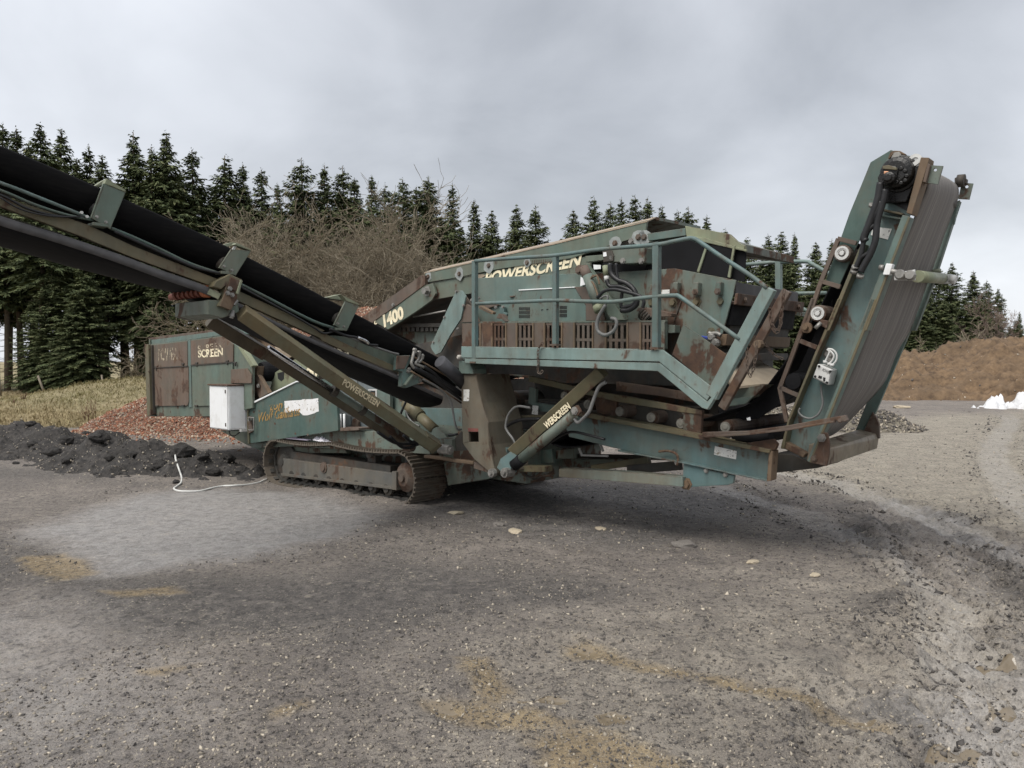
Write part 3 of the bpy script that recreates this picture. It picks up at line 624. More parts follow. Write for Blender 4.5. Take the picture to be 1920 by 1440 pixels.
# tufts along the yard's edge and thin tufts behind the earth mound
n = 9000; x = rng.uniform(8, 60, n); y = rng.uniform(40, 60, n); blades('grass_behind_mound', x, y, gh(x, y)-.02, .15+.3*rng.random(n), rng.uniform(.2, .9, n), M['grassb'], .4*rng.random(n), .02)
for i, (x, y, hgt) in enumerate(((42,768,.62),(25,770,.45),(46,765,.5),(105,745,.4),(172,800,.75),(160,795,.5),(228,745,.4),(132,770,.4))):
    p = G(x, y); mb = MB(); q = random.Random(i)
    for k in range(5):
        b = p+np.array([q.uniform(-.07, .07), q.uniform(-.07, .07), 0]); t = b+np.array([q.uniform(-.12, .12), q.uniform(-.1, .1), hgt*q.uniform(.7, 1)])
        mb.tube([b, b*.5+t*.5+np.array([.01, 0, 0]), t], [.008, .007, .004], 4)
        if i < 4 or i > 5: mb.tube([b*.4+t*.6, t], [.018, .007], 5)
        else: mb.tube([b*.5+t*.5, t+np.array([q.uniform(-.2, .2), 0, 0])], [.005, .003], 4)
    o = mb.build('dry_weed', M['stalk']); tag(o, 'brown withered weed stalk standing in the dry grass field', 'weed', 'withered weeds in the field')
for i, (x, y, tilt) in enumerate(((86,740,.35),(1,742,0.05),(195,733,.1))):
    p = G(x, y); p[1] = min(p[1], 36); p = AT(x, y, 35.0+i); p[2] = float(gh(p[0], p[1])[0])
    o = MB().tube([p, p+np.array([-tilt, 0, 1.0])], [.05, .045], 7).build('fence_post', M['wood'])
    tag(o, ('leaning grey fence post at the forest edge', 'grey fence post at the picture edge before the forest', 'thin upright fence post beside the grass bank')[i], 'fence post')
# ---------------------------------------------------------------- spruces
def spruce(seed, low, H=14.0, Rm=1.75, dens=1.0, ex=.86):
    q = np.random.default_rng(seed); vs_, fs_, tn = [], [], []; nv = 0
    zs = []; z = low
    while z < H-.25:
        zs.append(z); z += (.19-.07*(z/H))*q.uniform(.6, 1.4)/dens
    for z in zs:
        t = (z-low)/(H-low); env = (1-t)**ex*(.5+.5*min(1, (t+.06)/.22)); prof = Rm*env*(1+.16*math.sin(z*2.1+seed))+.04
        nb = int(q.integers(5, 9)); a0 = q.uniform(0, 6.28)
        for b in range(nb):
            if q.random() < .10: continue
            a = a0+6.283*b/nb+q.normal(0, .22); L = prof*q.uniform(.5, 1.25)*(1+.22*math.sin(a*2+seed*1.7+z*.55)); z0 = z+q.normal(0, .14)
            rise = .42*t-.10; droop = (.34-.30*t)*q.uniform(.7, 1.3)
            ns = max(4, int(L*9)); s = (np.arange(ns)+.6)/ns*L+q.normal(0, .02, ns)
            ca, sa = math.cos(a), math.sin(a)
            zz = z0+rise*s-droop*s*s/max(L, .4)+.16*np.clip(s-L*.7, 0, 1)
            base = np.stack([ca*s, sa*s, zz], -1)
            for side in (-1, 1, 0):
                n = ns
                ln = (.17+.30*np.sin(np.clip(s/L, 0, 1)*2.6+.25))*q.uniform(.65, 1.3, n)*min(1.0, .30+.75*L/1.1)
                if side: oa = a+side*q.uniform(.6, 1.25, n); dz = -q.uniform(.05, .55, n)
                else: oa = a+q.normal(0, .3, n); dz = -q.uniform(.3, 1.4, n)
                dirv = np.stack([np.cos(oa), np.sin(oa), dz], -1); dirv /= np.linalg.norm(dirv, axis=1)[:, None]
                tip = base+dirv*ln[:, None]; w = .030+.075*ln
                wd = np.stack([-np.sin(oa), np.cos(oa), q.normal(0, .5, n)], -1); wd /= np.linalg.norm(wd, axis=1)[:, None]
                mid = base*.45+tip*.55
                vs_.append(np.stack([base, mid+wd*w[:, None], tip, mid-wd*w[:, None]], 1).reshape(-1, 3))
                i = nv+np.arange(n)[:, None]*4; fs_.append(np.concatenate([i+np.array([[0,1,2]]), i+np.array([[0,2,3]])])); nv += 4*n
                tn.append(np.repeat(np.clip(.12+.42*q.random(n)+.32*(s/L)+.10*q.normal()+.06*t, 0, 1), 4))
    # leader shoot
    n = 16; zt = H-.7+np.arange(n)*.055; a = q.uniform(0, 6.28, n); base = np.stack([0*a, 0*a, zt], -1); ln = .34*(1-np.arange(n)/n)+.05
    tip = base+np.stack([np.cos(a)*ln, np.sin(a)*ln, ln*.5], -1); wd = np.stack([-np.sin(a), np.cos(a), 0*a], -1)*.03
    vs_.append(np.stack([base, (base+tip)/2+wd, tip, (base+tip)/2-wd], 1).reshape(-1, 3)); i = nv+np.arange(n)[:, None]*4
    fs_.append(np.concatenate([i+np.array([[0,1,2]]), i+np.array([[0,2,3]])])); tn.append(np.full(4*n, .6))
    crown = raw_mesh('crown', np.concatenate(vs_), np.concatenate(fs_), M['needle'], {'tone': np.concatenate(tn)})
    mb = MB(); bend = q.normal(0, .05, 2)
    mb.tube([(bend[0]*math.sin(k), bend[1]*math.cos(k), H*k/7-.3*(k == 0)) for k in range(8)], [.17*(1-.93*k/7)+.01 for k in range(8)], 8)
    for k in range(int(low*5)):                         # dead stubs below the crown
        z = q.uniform(.8, low+1); a = q.uniform(0, 6.28); L = q.uniform(.3, 1.3)
        mb.tube([(0, 0, z), (math.cos(a)*L, math.sin(a)*L, z-.15*L)], [.018, .006], 3, False)
    tr = mb.mesh('trunk'); tr.materials.append(M['bark']); return crown, tr
VAR = [spruce(1, 1.6, Rm=2.7, ex=.74), spruce(2, 3.2, Rm=2.5, ex=.8), spruce(3, .4, Rm=2.9, ex=.70), spruce(4, 4.6, Rm=2.4), spruce(5, 2.2, Rm=2.35), spruce(6, .5, Rm=3.1, ex=.72), spruce(8, 6.0, Rm=2.2)]
def put_tree(x, y, H, var, label, rz, wide=1.0, group='spruces along the forest edge'):
    c, t = VAR[var]; r = empty('spruce_tree', (x, y, float(gh(x, y)[0])-.03), rz); k = H/14.0; r.scale = (k*wide, k*wide, k)
    link('crown', c, r); link('trunk', t, r); tag(r, label, 'tree', group); return r
def fdepth(px): return float(np.interp(px, [-500, 0, 300, 600, 900, 1200, 1450, 1800, 2400], [36, 40, 43, 48, 55, 63, 76, 92, 105]))
TOPS = [(-300,235),(-210,250),(-130,228),(-60,240),(5,232),(30,240),(75,232),(115,243),(165,272),(192,292),(250,248),(285,275),(310,248),(360,280),(425,292),(455,308),(490,318),(520,345),(565,297),(608,308),(643,312),(665,335),(697,330),(722,345),(755,335),(782,350),(803,333),(848,345),(890,375),(922,395),(968,385),(1003,385),(1075,395),(1113,370),(1145,380),(1165,372),(1190,368),(1215,370),(1240,385),(1270,395),(1290,388),(1325,405),(1360,430),(1400,445),(1440,440),(1465,435),(1490,438),(1530,455),(1560,450),(1600,458),(1640,470),(1680,482),(1720,490),(1760,500),(1785,492),(1825,508),(1850,525),(1872,540),(1912,585),(1960,560),(2040,520),(2130,540),(2220,530)]
q = random.Random(3); nth = lambda i: f'{i}{"th" if 10 <= i % 100 <= 20 else {1:"st",2:"nd",3:"rd"}.get(i % 10, "th")}'
TALL = sorted(TOPS); cnt = 0
for i, (px, ty) in enumerate(TALL):
    d = fdepth(px)+q.uniform(-1, 2.5); p = AT(px, ty, d); near = px < 700
    v = q.choice((1, 3, 6, 3, 6, 4)) if px < 480 else q.choice((0, 4, 1, 0, 3)) if near else q.choice((0, 1, 2, 5, 4))
    inview = 0 <= px <= 1920
    if inview: cnt += 1
    lab = f'spruce whose top is the {nth(cnt)} from the left on the forest skyline' if inview else ('spruce beyond the left edge of the picture' if px < 0 else 'spruce beyond the right edge of the picture')
    put_tree(p[0], p[1], p[2], v, lab, q.uniform(0, 6.28), q.uniform(.85, 1.12))
# lower trees filling the edge of the wood, and those standing behind the first row
FILL = 'lower spruce half hidden among the taller spruces of the forest edge'; BACK = 'spruce deeper inside the wood behind the first row'
for px in np.arange(-240, 2200, 36):
    ty = float(np.interp(px, [a for a, b in TALL], [b for a, b in TALL])); d = fdepth(px)+q.uniform(1.5, 6); p = AT(px+q.uniform(-14, 14), ty+q.uniform(25, 95), d)
    put_tree(p[0], p[1], max(p[2], 5), q.choice((6, 3, 6)) if px < 480 else q.choice((1, 3, 4, 0)) if px < 700 else q.choice((0, 2, 5, 1)), FILL, q.uniform(0, 6.28), q.uniform(.9, 1.2), 'lower spruces of the forest edge')
for px in np.arange(-240, 2200, 42):
    ty = float(np.interp(px, [a for a, b in TALL], [b for a, b in TALL])); d = fdepth(px)+q.uniform(7, 16); p = AT(px+q.uniform(-14, 14), ty+q.uniform(40, 110), d)
    put_tree(p[0], p[1], max(p[2], 6), 6 if px < 480 else q.choice((3, 6, 1)) if px < 900 else q.choice((0, 2, 5, 1)), BACK, q.uniform(0, 6.28), q.uniform(.9, 1.15), 'spruces inside the wood')
# young spruces with boughs down to the ground at the wood's edge
for i, (px, ty, d) in enumerate(((95,500,39),(160,480,38.5),(60,560,40),(135,560,38),(300,500,41),(345,540,40),(395,520,43),(1740,545,80),(1690,560,78),(1860,590,82),(1905,600,80),(1700,520,84),(1730,560,76),(1770,560,79),(1810,555,82),(1840,560,80),(1420,500,70),(1480,490,72),(1540,495,74),(1600,500,76),(1650,510,78))):
    p = AT(px, ty, d); put_tree(p[0], p[1], p[2], (2, 5)[i % 2], f'young bushy spruce before the tall trunks, {nth(i+1)} counted from the left mass' if px < 1000 else (f'low bushy spruce behind the brown earth mound, near {nth(i-5)} of that row' if px > 1660 else f'low bushy spruce behind the far handrail and folded ladder, {nth(i-15)} from left'), q.uniform(0, 6.28), 1.25, 'young spruces at the foot of the wood' if px < 1000 else 'low spruces behind the mound')

# ---------------------------------------------------------------- bare shrubs: many thin branching stems
def thicket(seed, H, W, stems, mat, lev=4, tip=.006, r0=.06, spread=.55):
    q = np.random.default_rng(seed); seg = []
    def grow(p, d, L, r, lv):
        n = 4 if lv > 1 else 3; pts = [p]; dirs = []
        for k in range(n):
            d = d+q.normal(0, .18 if lv > 1 else .26, 3)+np.array([0, 0, .015]); d /= np.linalg.norm(d); p = p+d*L/n; pts.append(p); dirs.append(d)
        seg.append((pts, r, max(tip, r*.5)))
        if lv <= 0: return
        for k in range(int(q.integers(4, 7)) if lv > 1 else int(q.integers(4, 8))):
            i = int(q.integers(1, n+1)); dd = dirs[i-1]+q.normal(0, spread, 3); dd[2] = dd[2]*.8+.12; dd /= np.linalg.norm(dd)
            grow(pts[i], dd, L*q.uniform(.45, .72), max(tip, r*.5), lv-1)
    for s in range(stems):
        a = q.uniform(0, 6.28); b = np.array([q.normal(0, W*.14), q.normal(0, W*.10), -.1]); lean = q.uniform(.1, 1.15)
        grow(b, np.array([math.cos(a)*lean, math.sin(a)*lean*.7, 1.0]), H*q.uniform(.42, .62), r0*q.uniform(.6, 1.1), lev)
    vs_, fs_, tn = [], [], []; nv = 0
    for pts, ra, rb in seg:
        P = np.array(pts); m = len(P); t = np.diff(P, axis=0); t = np.vstack([t, t[-1]]); t /= np.linalg.norm(t, axis=1)[:, None]
        a = np.cross(t, [.3, .2, .93]); a /= np.linalg.norm(a, axis=1)[:, None]+1e-9; b = np.cross(t, a); rr_ = np.linspace(ra, rb, m)[:, None]
        ring = np.stack([P+rr_*(a*math.cos(w)+b*math.sin(w)) for w in (0, 2.094, 4.189)], 1); vs_.append(ring.reshape(-1, 3))
        i = nv+np.arange(m-1)[:, None]*3
        fs_.append(np.concatenate([i+np.array([[k, (k+1) % 3, 3+(k+1) % 3, 3+k]]) for k in range(3)])); nv += 3*m
        tn.append(np.full(3*m, np.clip(.55-.9*(ra-tip)*4+q.normal(0, .2), 0, 1)))
    return raw_mesh('branches', np.concatenate(vs_), np.concatenate(fs_), mat, {'tone': np.concatenate(tn)})
def shrub(name, x, y, me, label, cat='shrub', sc=(1,1,1), rz=0, trunk=None):
    z = float(gh(x, y)[0]); r = empty(name, (x, y, z), rz); r.scale = sc; link('branches', me, r)
    tag(r, label, cat); return r
TK = [thicket(11, 9.2, 8, 13, M['twig'], 4, .009), thicket(12, 8.0, 7, 11, M['twig'], 4, .009), thicket(13, 7.2, 7, 10, M['twig'], 4, .009)]
for i, (px, d, v, sc, lab) in enumerate(((660,36,0,(1.05,1,1.0),'tall bare grey-brown thicket in the middle, behind the side conveyor'),
        (545,36.5,1,(1.0,1,1.02),'leafless grey-brown bush at the left end of the thicket'),
        (760,36,2,(1.1,1,1.1),'leafless bush at the right end of the thicket, beside the feed conveyor'),
        (600,37.5,2,(1,1,1.15),'leafless bush standing behind the left half of the thicket'), (710,38,1,(1,1,1.05),'leafless bush standing behind the right half of the thicket'))):
    p = AT(px, 700, d); shrub('bare_bush', p[0], p[1], TK[v], lab, 'bush', sc, i*1.1)['group'] = 'bare bushes behind the machine'
tb = thicket(21, 4.2, 3, 5, M['twig'], 3, .012, .05)
p = AT(1795, 690, 52); shrub('bare_bush', p[0], p[1], tb, 'pale leafless bush rising behind the brown earth mound', 'bush', (1.1, 1.1, 1.25))
tb2 = thicket(22, 9, 3, 3, M['twigp'], 4, .014, .10, .4)
p = AT(1888, 690, 78); shrub('bare_birch', p[0], p[1], tb2, 'pinkish leafless tree at the right end of the forest', 'tree', (1, 1, 1.05))
p = AT(255, 700, 38); shrub('bare_bush', p[0], p[1], thicket(23, 2.6, 2, 4, M['twig'], 3, .008, .03), 'small bare bush at the forest edge left of the hopper', 'bush')
# ================================================================ the screening plant
ROOT = empty('screening_plant', P0, math.atan2(UA[1], UA[0]))
tag(ROOT, 'old green tracked screening machine with raised conveyors on the gravel yard', 'screening machine')
def PB(name, zm, pts, V, th, mat, parent, bevel=.004, label=None): return MB().px(zm, pts, V, th).build(name, M[mat], parent, bevel, label)
def cprism(mb, zm, pts, U, th): return mb.prism([C(*zm(*p), U) for p in pts], (-th, 0, 0))
def PC(name, zm, pts, U, th, mat, parent, bevel=.004, label=None): return cprism(MB(), zm, pts, U, th).build(name, M[mat], parent, bevel, label)
def spline(pts, k=6):
    P = [np.array(p, float) for p in pts]; P = [2*P[0]-P[1]]+P+[2*P[-1]-P[-2]]; out = []
    for i in range(1, len(P)-2):
        for j in range(k):
            t = j/k; a, b, c, d = P[i-1], P[i], P[i+1], P[i+2]
            out.append(.5*((2*b)+(c-a)*t+(2*a-5*b+4*c-d)*t*t+(3*b-a-3*c+d)*t**3))
    return out+[P[-2]]
def hose(zm, pts, V, r, mat, parent, name='hose'):
    Vs = V if hasattr(V, '__len__') else [V]*len(pts)
    return MB().tube(spline([S(*zm(*p), v_) for p, v_ in zip(pts, Vs)]), r, 8).build(name, M[mat], parent)
def bolt(parent, p, r=.018, ax=(0,-1,0), h=.015, name='bolt', mat='bolt'):
    ax = np.array(ax, float); mb = MB(); mb.tube_prof(np.array(p, float), ax, [(-.004, r*1.5), (.004, r*1.5), (.004, r), (h, r)], 6); return mb.build(name, M[mat], parent)
def keyhole(outer, hole):
    """outline with an opening, joined by a slit"""
    o_, h_ = [np.array(p) for p in outer], [np.array(p) for p in hole][::-1]
    i = min(range(len(o_)), key=lambda k: min(np.linalg.norm(o_[k]-b) for b in h_)); j = min(range(len(h_)), key=lambda k: np.linalg.norm(h_[k]-o_[i]))
    return [tuple(p) for p in o_[:i+1]+h_[j:]+h_[:j+1]+o_[i:]]
_txt = {}
def text(body, O, X, Y, mat, parent, bold=.03, shear=0.0, label=None, spacing=1.0):
    cu = bpy.data.curves.new('t', 'FONT'); cu.body = body; cu.offset = bold; cu.space_character = spacing; cu.resolution_u = 4
    to = bpy.data.objects.new('t', cu); col.objects.link(to); dg = bpy.context.evaluated_depsgraph_get()
    me = bpy.data.meshes.new_from_object(to.evaluated_get(dg)); bpy.data.objects.remove(to); bpy.data.curves.remove(cu)
    co = np.array([v_.co[:] for v_ in me.vertices]); mn, mx = co.min(0), co.max(0); s_ = (co-mn)/np.maximum(mx-mn, 1e-6)
    O, X, Y = (np.array(a, float) for a in (O, X, Y)); ux, uy = X-O, Y-O
    new = O+np.outer(s_[:, 0]+shear*s_[:, 1], ux)+np.outer(s_[:, 1], uy)
    for v_, p in zip(me.vertices, new): v_.co = p
    me.materials.clear(); me.materials.append(M[mat]); o = link('lettering', me, parent)
    if label: o['label'] = label
    return o
def textS(body, zm, o_, x_, y_, V, mat, parent, **kw): return text(body, S(*zm(*o_), V), S(*zm(*x_), V), S(*zm(*y_), V), mat, parent, **kw)

# ---------------------------------------------------------------- crawler tracks
rE, Uf, Ur, zf, zr = .31, -.245, -2.96, .30, .25
def track_loop():
    pts = []                                   # (u, z, tangent angle); starts on the ground at the rear, runs forward
    n = 200; raw = []
    for k in range(40): t = k/40; raw.append((Ur+(Uf-Ur)*t, (zr-rE)+(zf-zr)*t))
    for k in range(30): a = -math.pi/2+math.pi*k/30; raw.append((Uf+rE*math.cos(a), zf+rE*math.sin(a)))
    for k in range(40): t = k/40; raw.append((Uf+(Ur-Uf)*t, zf+rE+(zr-zf)*t-.035*math.sin(math.pi*((t*2) % 1))+.02*math.sin(math.pi*t)))
    for k in range(30): a = math.pi/2+math.pi*k/30; raw.append((Ur+rE*math.cos(a), zr+rE*math.sin(a)))
    raw = np.array(raw+[raw[0]]); seg = np.linalg.norm(np.diff(raw, axis=0), axis=1); L = np.concatenate([[0], np.cumsum(seg)])
    ns = int(round(L[-1]/.158)); out = []
    for i in range(ns):
        s_ = L[-1]*i/ns; p = np.array([np.interp(s_, L, raw[:, k]) for k in (0, 1)]); q2 = np.array([np.interp((s_+.05) % L[-1], L, raw[:, k]) for k in (0, 1)]); q1 = np.array([np.interp((s_-.05) % L[-1], L, raw[:, k]) for k in (0, 1)])
        d = q2-q1; out.append((p, math.atan2(d[1], d[0])))
    return out
LOOP = track_loop()
mb = MB()                                      # one shoe, lying: x along travel, y across, outside down (-z)
mb.box((-.075, 0, -.004), (.072, .5, .012))
for x in (-.062, -.008, .048): mb.prism([(x-.011, 0, -.004), (x+.013, 0, -.004), (x+.006, 0, -.030), (x-.005, 0, -.030)], (0, .5, 0))
SHOE = mb.mesh('track_shoe'); SHOE.materials.append(M['steel'])
mb = MB()
for yy in (.17, .33): mb.prism([(-.07, yy-.02, .012), (.085, yy-.02, .012), (.085, yy-.02, .05), (.05, yy-.02, .062), (-.04, yy-.02, .062), (-.07, yy-.02, .045)], (0, .04, 0))
for yy in (.10, .40): mb.box((-.03, yy-.03, .012), (.03, yy+.03, .03))
LINK = mb.mesh('track_link'); LINK.materials.append(M['dark'])
def crawler(V0, label):
    mb = MB(); f0 = V0+.10; out = 1 if V0 < 1 else -1
    a, b = S(*Z3(500, 740), 0), S(*Z3(1310, 850), 0); c, d = S(*Z3(1310, 955), 0), S(*Z3(510, 855), 0)
    pts = [np.array([p[0], f0, p[2]]) for p in (a, b, c, d)]
    mb.prism(pts, (0, .30, 0))
    fr = mb.build('crawler_track', M['tframe'], ROOT, .008, label)
    lip = MB(); n_ = np.array([0, -.035, 0])
    lip.prism([pts[3]+[0, -.03, -.01], pts[2]+[0, -.03, -.01], pts[2]+[0, -.03, .025], pts[3]+[0, -.03, .025]], (0, .03, 0)); lip.build('frame_lip', M['tframe'], fr, .004)
    e1 = pts[1]; lip = MB(); lip.prism([e1+[-.06, -.05, .03], e1+[.02, -.05, .03], pts[2]+[.02, -.05, -.01], pts[2]+[-.06, -.05, -.01]], (0, .4, 0)); lip.build('end_plate', M['tframe'], fr, .004)
    MB().lathe(S(*Z3(795, 805), 0)*np.array([1, 0, 1])+[0, f0, 0], (0, -1, 0), [(-.01, .075), (.012, .075), (.012, .05), (.03, .045)], 12).build('boss', M['rust'], fr)
    # sprocket, idler, rollers
    sp = MB(); ctr = np.array([Uf, V0+.25, zf])
    n = 40; prof = []
    for k in range(n): r = .245 if k % 4 < 2 else .205; prof.append(ctr+np.array([r*math.cos(2*math.pi*k/n), -.03, r*math.sin(2*math.pi*k/n)]))
    sp.prism(prof, (0, .06, 0)); sp = sp.build('sprocket', M['dark'], fr)
    MB().lathe(ctr, (0, -1, 0), [(0, .18), (.12, .175), (.15, .13), (.17, .10), (.17, .05), (.20, .045)], 20).build('drive_hub', M['rust'], fr)
    MB().lathe(np.array([Ur, V0+.25, zr]), (0, -1, 0), [(-.07, .25), (-.03, .25), (-.03, .22), (.03, .22), (.03, .25), (.07, .25), (.07, .12), (.12, .1), (.12, .06), (.16, .06)], 22).build('idler_wheel', M['dark'], fr)
    for k in range(8):
        t = (k+.9)/9; p = np.array([Ur+(Uf-Ur)*t, V0+.25, (zr-rE)+(zf-zr)*t+.15])
        MB().lathe(p, (0, -1, 0), [(-.13, .07), (-.11, .09), (-.09, .09), (-.07, .07), (.07, .07), (.09, .09), (.13, .09), (.14, .055), (.16, .05)], 12).build('track_roller', M['dark'], fr)
    MB().cyl((Uf-.75, V0+.15, zf+.22), (Uf-.75, V0+.35, zf+.22), .06).box((Uf-.83, V0+.2, zf+.05), (Uf-.67, V0+.3, zf+.2)).build('carrier_roller', M['dark'], fr)
    MB().box((Ur+.2, V0+.14, zr+.04), (Uf-.3, V0+.36, zr+.16)).build('frame_core', M['dark'], fr)
    for p, a in LOOP:
        s_ = link('track_shoe', SHOE, fr); s_.location = (p[0], V0, p[1]); s_.rotation_euler = (0, -a, 0)
        k_ = link('track_link', LINK, fr); k_.location = (p[0], V0, p[1]); k_.rotation_euler = (0, -a, 0)
    return fr
T1 = crawler(0.0, 'near crawler track with dusty frame'); T2 = crawler(2.0, 'crawler track on the far side of the machine')

# ---------------------------------------------------------------- chassis
mb = MB(); mb.px(Z6, [(150,1085),(600,1130),(640,1200),(560,1240),(190,1300)], .42, 1.6)
mb.box((-3.1, .55, .34), (1.3, 1.95, .92)); ch = mb.build('chassis', M['tealr'], ROOT, .008)
PB('fender', B7, [(30,1312),(420,1256),(830,1192),(1190,1196),(1375,1305),(1660,1345),(1660,1400),(420,1330),(60,1345)], .12, .35, 'tealr', ch)
PB('rear_chassis_plate', Z3, [(120,545),(330,548),(330,632),(560,625),(900,560),(1000,700),(440,700),(300,640)], .22, .3, 'green', ch)
PB('side_beam', D3, [(250,690),(700,700),(700,885),(380,862),(300,800)], .55, .12, 'tealblue', ch)
MB().box((-3.0, .6, .92), (.3, 1.9, 1.45)).build('engine_block', M['dark'], ch)
MB().box((.4, .75, .9), (3.2, 1.75, 1.25)).build('inner_frame', M['dark'], ch, .01)
PB('brown_bumper_bar', D3, [(300,1178),(470,1195),(640,1225),(815,1245),(810,1282),(640,1262),(470,1232),(300,1210)], -.06, .06, 'rusto', ch, .01, 'bent orange-brown bar in front of the track')
PB('rust_block', D3, [(820,1250),(985,1250),(1040,1330),(1030,1380),(990,1370),(820,1320)], -.05, .2, 'rust', ch)
# ---------------------------------------------------------------- support column
out = [(690,340),(835,345),(905,640),(965,840),(975,1075),(1045,1370),(1020,1388),(830,1230),(705,1060)]
colm = MB().px(D3, keyhole(out, [(765,940),(868,942),(870,1045),(768,1045)]), -.08, .035)
colm.px(D3, [(835,345),(842,343),(912,640),(972,840),(982,1075),(1052,1372),(1045,1375),(975,1078),(965,840),(905,640)], -.075, .52)
colm.px(D3, [(690,340),(697,340),(712,1060),(705,1062)], -.075, .45)
colm = colm.build('support_column', M['colm'], ROOT, .005)
MB().px(D3, [(760,900),(865,905),(866,938),(764,936)], -.083, .002).build('red_marking', simple('faded red paint', (.17, .06, .05), .8), colm)
PB('column_head', D3, [(665,200),(770,215),(812,290),(815,338),(668,335)], -.11, .2, 'teal', colm)
MB().lathe(S(*D3(685, 165), -.1), (0, -1, 0), [(-.05, .022), (.03, .026), (.045, .015)], 10).build('cap_knob', M['greyk'] if 'greyk' in M else M.setdefault('greyk', simple('dull knob', (.38, .36, .32), .7)), colm)
PB('sticker', D3, [(714,500),(768,498),(775,505),(772,612),(762,622),(714,620)], -.084, .002, 'sticker', colm, 0)
for a, b in (((905,255),(1140,865)), ((860,240),(1080,640))): MB().bar(S(*D3(*a), .2), S(*D3(*b), .2), .03, .03).build('brace_rod', M['dark'], colm)
MB().px(D3, [(985,1090),(1120,1075),(1165,1120),(1160,1230),(1060,1300)], .15, .12).build('foot_plate', M['tealblue'], colm, .004)
PB('gusset', D3, [(585,1050),(690,935),(700,945),(705,1075),(790,1130),(600,1140)], .05, .1, 'dark', colm)
MB().lathe(S(*D3(1018, 1365), -.1), (0, -1, 0), [(-.02, .045), (.03, .045), (.03, .025), (.05, .022)], 10).build('pin', M['bolt'], colm)

# ---------------------------------------------------------------- front support strut with lettering
st = MB().bar(S(*D4(1500, 100), .0), S(*D4(410, 1090), .0), .11, .118, (0, -.35, 1)).build('front_strut', M['olive'], ROOT, .008)
PB('strut_sleeve', D4, [(250,1180),(370,1090),(450,1160),(345,1370),(310,1385),(205,1290)], -.06, .12, 'tealblue', st)
ra = MB().cyl(S(*D4(1150, 640), -.02), S(*D4(500, 1190), -.02), .052, 14).build('hydraulic_ram', M['tealr'], ROOT)
MB().cyl(S(*D4(515, 1180), -.02), S(*D4(420, 1260), -.02), .062).build('gland', M['rubber'], ra)
MB().cyl(S(*D4(430, 1250), -.02), S(*D4(330, 1340), -.02), .03).build('ram_rod', M['chrome'], ra)
MB().lathe(S(*D4(310, 1350), -.1), (0, -1, 0), [(-.1, .05), (.02, .05), (.02, .028), (.045, .024)], 10).build('pin', M['bolt'], ra)
PB('pivot_plate', D4, [(1110,560),(1190,520),(1235,600),(1200,650),(1130,650)], -.09, .03, 'tealr', ra)
bolt(ra, S(*D4(1160, 592), -.095), .028)
textS('WERSCREEN', D4, (818,820), (1118,560), (775,745), -.066, 'letter', st, bold=.035, shear=.0)
hose(D4, [(1545,240),(1460,300),(1400,440),(1340,600),(1260,690),(1200,735),(1160,690)], -.05, .017, 'hoseg', ra)
hose(D4, [(445,1020),(400,930),(340,850),(315,780),(340,660),(400,570),(480,535),(620,555)], .1, .013, 'hoseg', ra)
hose(D4, [(330,775),(440,720),(560,695),(740,690)], .2, .018, 'hose', ra)
hose(D4, [(710,1080),(860,980),(1000,890),(1130,850),(1300,880),(1530,940)], .1, .013, 'hose', ra)

# ---------------------------------------------------------------- walkway on the near side
wk = MB().px(Z6, [(320,45),(1900,68),(1900,160),(320,148)], -.15, .03)
wk.box(S(*Z6(330, 150), -.12), S(*Z7(690, 420), .45)*[1, 0, 0]+S(*Z6(330, 150), .45)*[0, 1, 0]+[0, 0, S(*Z6(330, 150), -.12)[2]-.02])
wk = wk.build('walkway', M['teall'], ROOT, .004)
PB('toe_board', Z7, [(-969,222),(735,255),(1168,585),(1105,680),(700,352),(-969,318)], -.175, .02, 'teall', wk)
PB('edge_channel', Z7, [(-940,324),(700,362),(1105,690),(1190,600),(1200,610),(1108,757),(1062,742),(690,432),(-857,368),(-940,364)], -.185, .05, 'teall', wk)
PB('edge_channel', Z7, [(-900,335),(700,370),(1110,690),(1085,740),(680,430),(-900,368)], .42, .05, 'tealr', wk)
PB('kick_plate', Z7, [(905,35),(1310,320),(1230,480),(1165,588),(810,290)], .36, .012, 'tealr', wk, .002, 'rust-speckled plate standing beside the steps')
for zm, x, y0, y1, w in ((D1, 200, 60, 1300, .052), (D1, 1190, 0, 1085, .05), (Z5, 1110, 262, 1210, .06)):
    a, b = S(*zm(x, y0), -.155), S(*zm(x, y1), -.155); a[0] = b[0] = (a[0]+b[0])/2
    MB().bar(a, b, w, w, (1, 0, 0)).build('rail_post', M['tealblue'], wk, .006)
    MB().box(b+[-.04, -.04, -.012], b+[.04, .04, .004]).build('post_foot', M['rust'], wk)
def rail(name, lst, V, mat='tealblue', r=.018): return MB().tube(spline([S(*zm(x, y), V) for zm, x, y in lst], 5), r, 9).build(name, M[mat], wk)
rail('handrail', [(D1,200,62),(D1,700,25),(D1,1190,-8),(Z5,600,325),(Z5,1100,283),(Z5,1250,255),(Z5,1400,226),(Z5,1450,230),(Z5,1500,258),(Z5,1700,395),(Z8,100,1020),(Z8,235,1122)], -.17)
rail('handrail', [(D1,215,585),(D1,700,565),(D1,1180,545),(Z5,450,792),(Z5,720,795),(Z5,900,772),(Z5,1100,750),(Z5,1270,740),(Z5,1320,752),(Z5,1500,880),(Z5,1860,1135)], -.17)
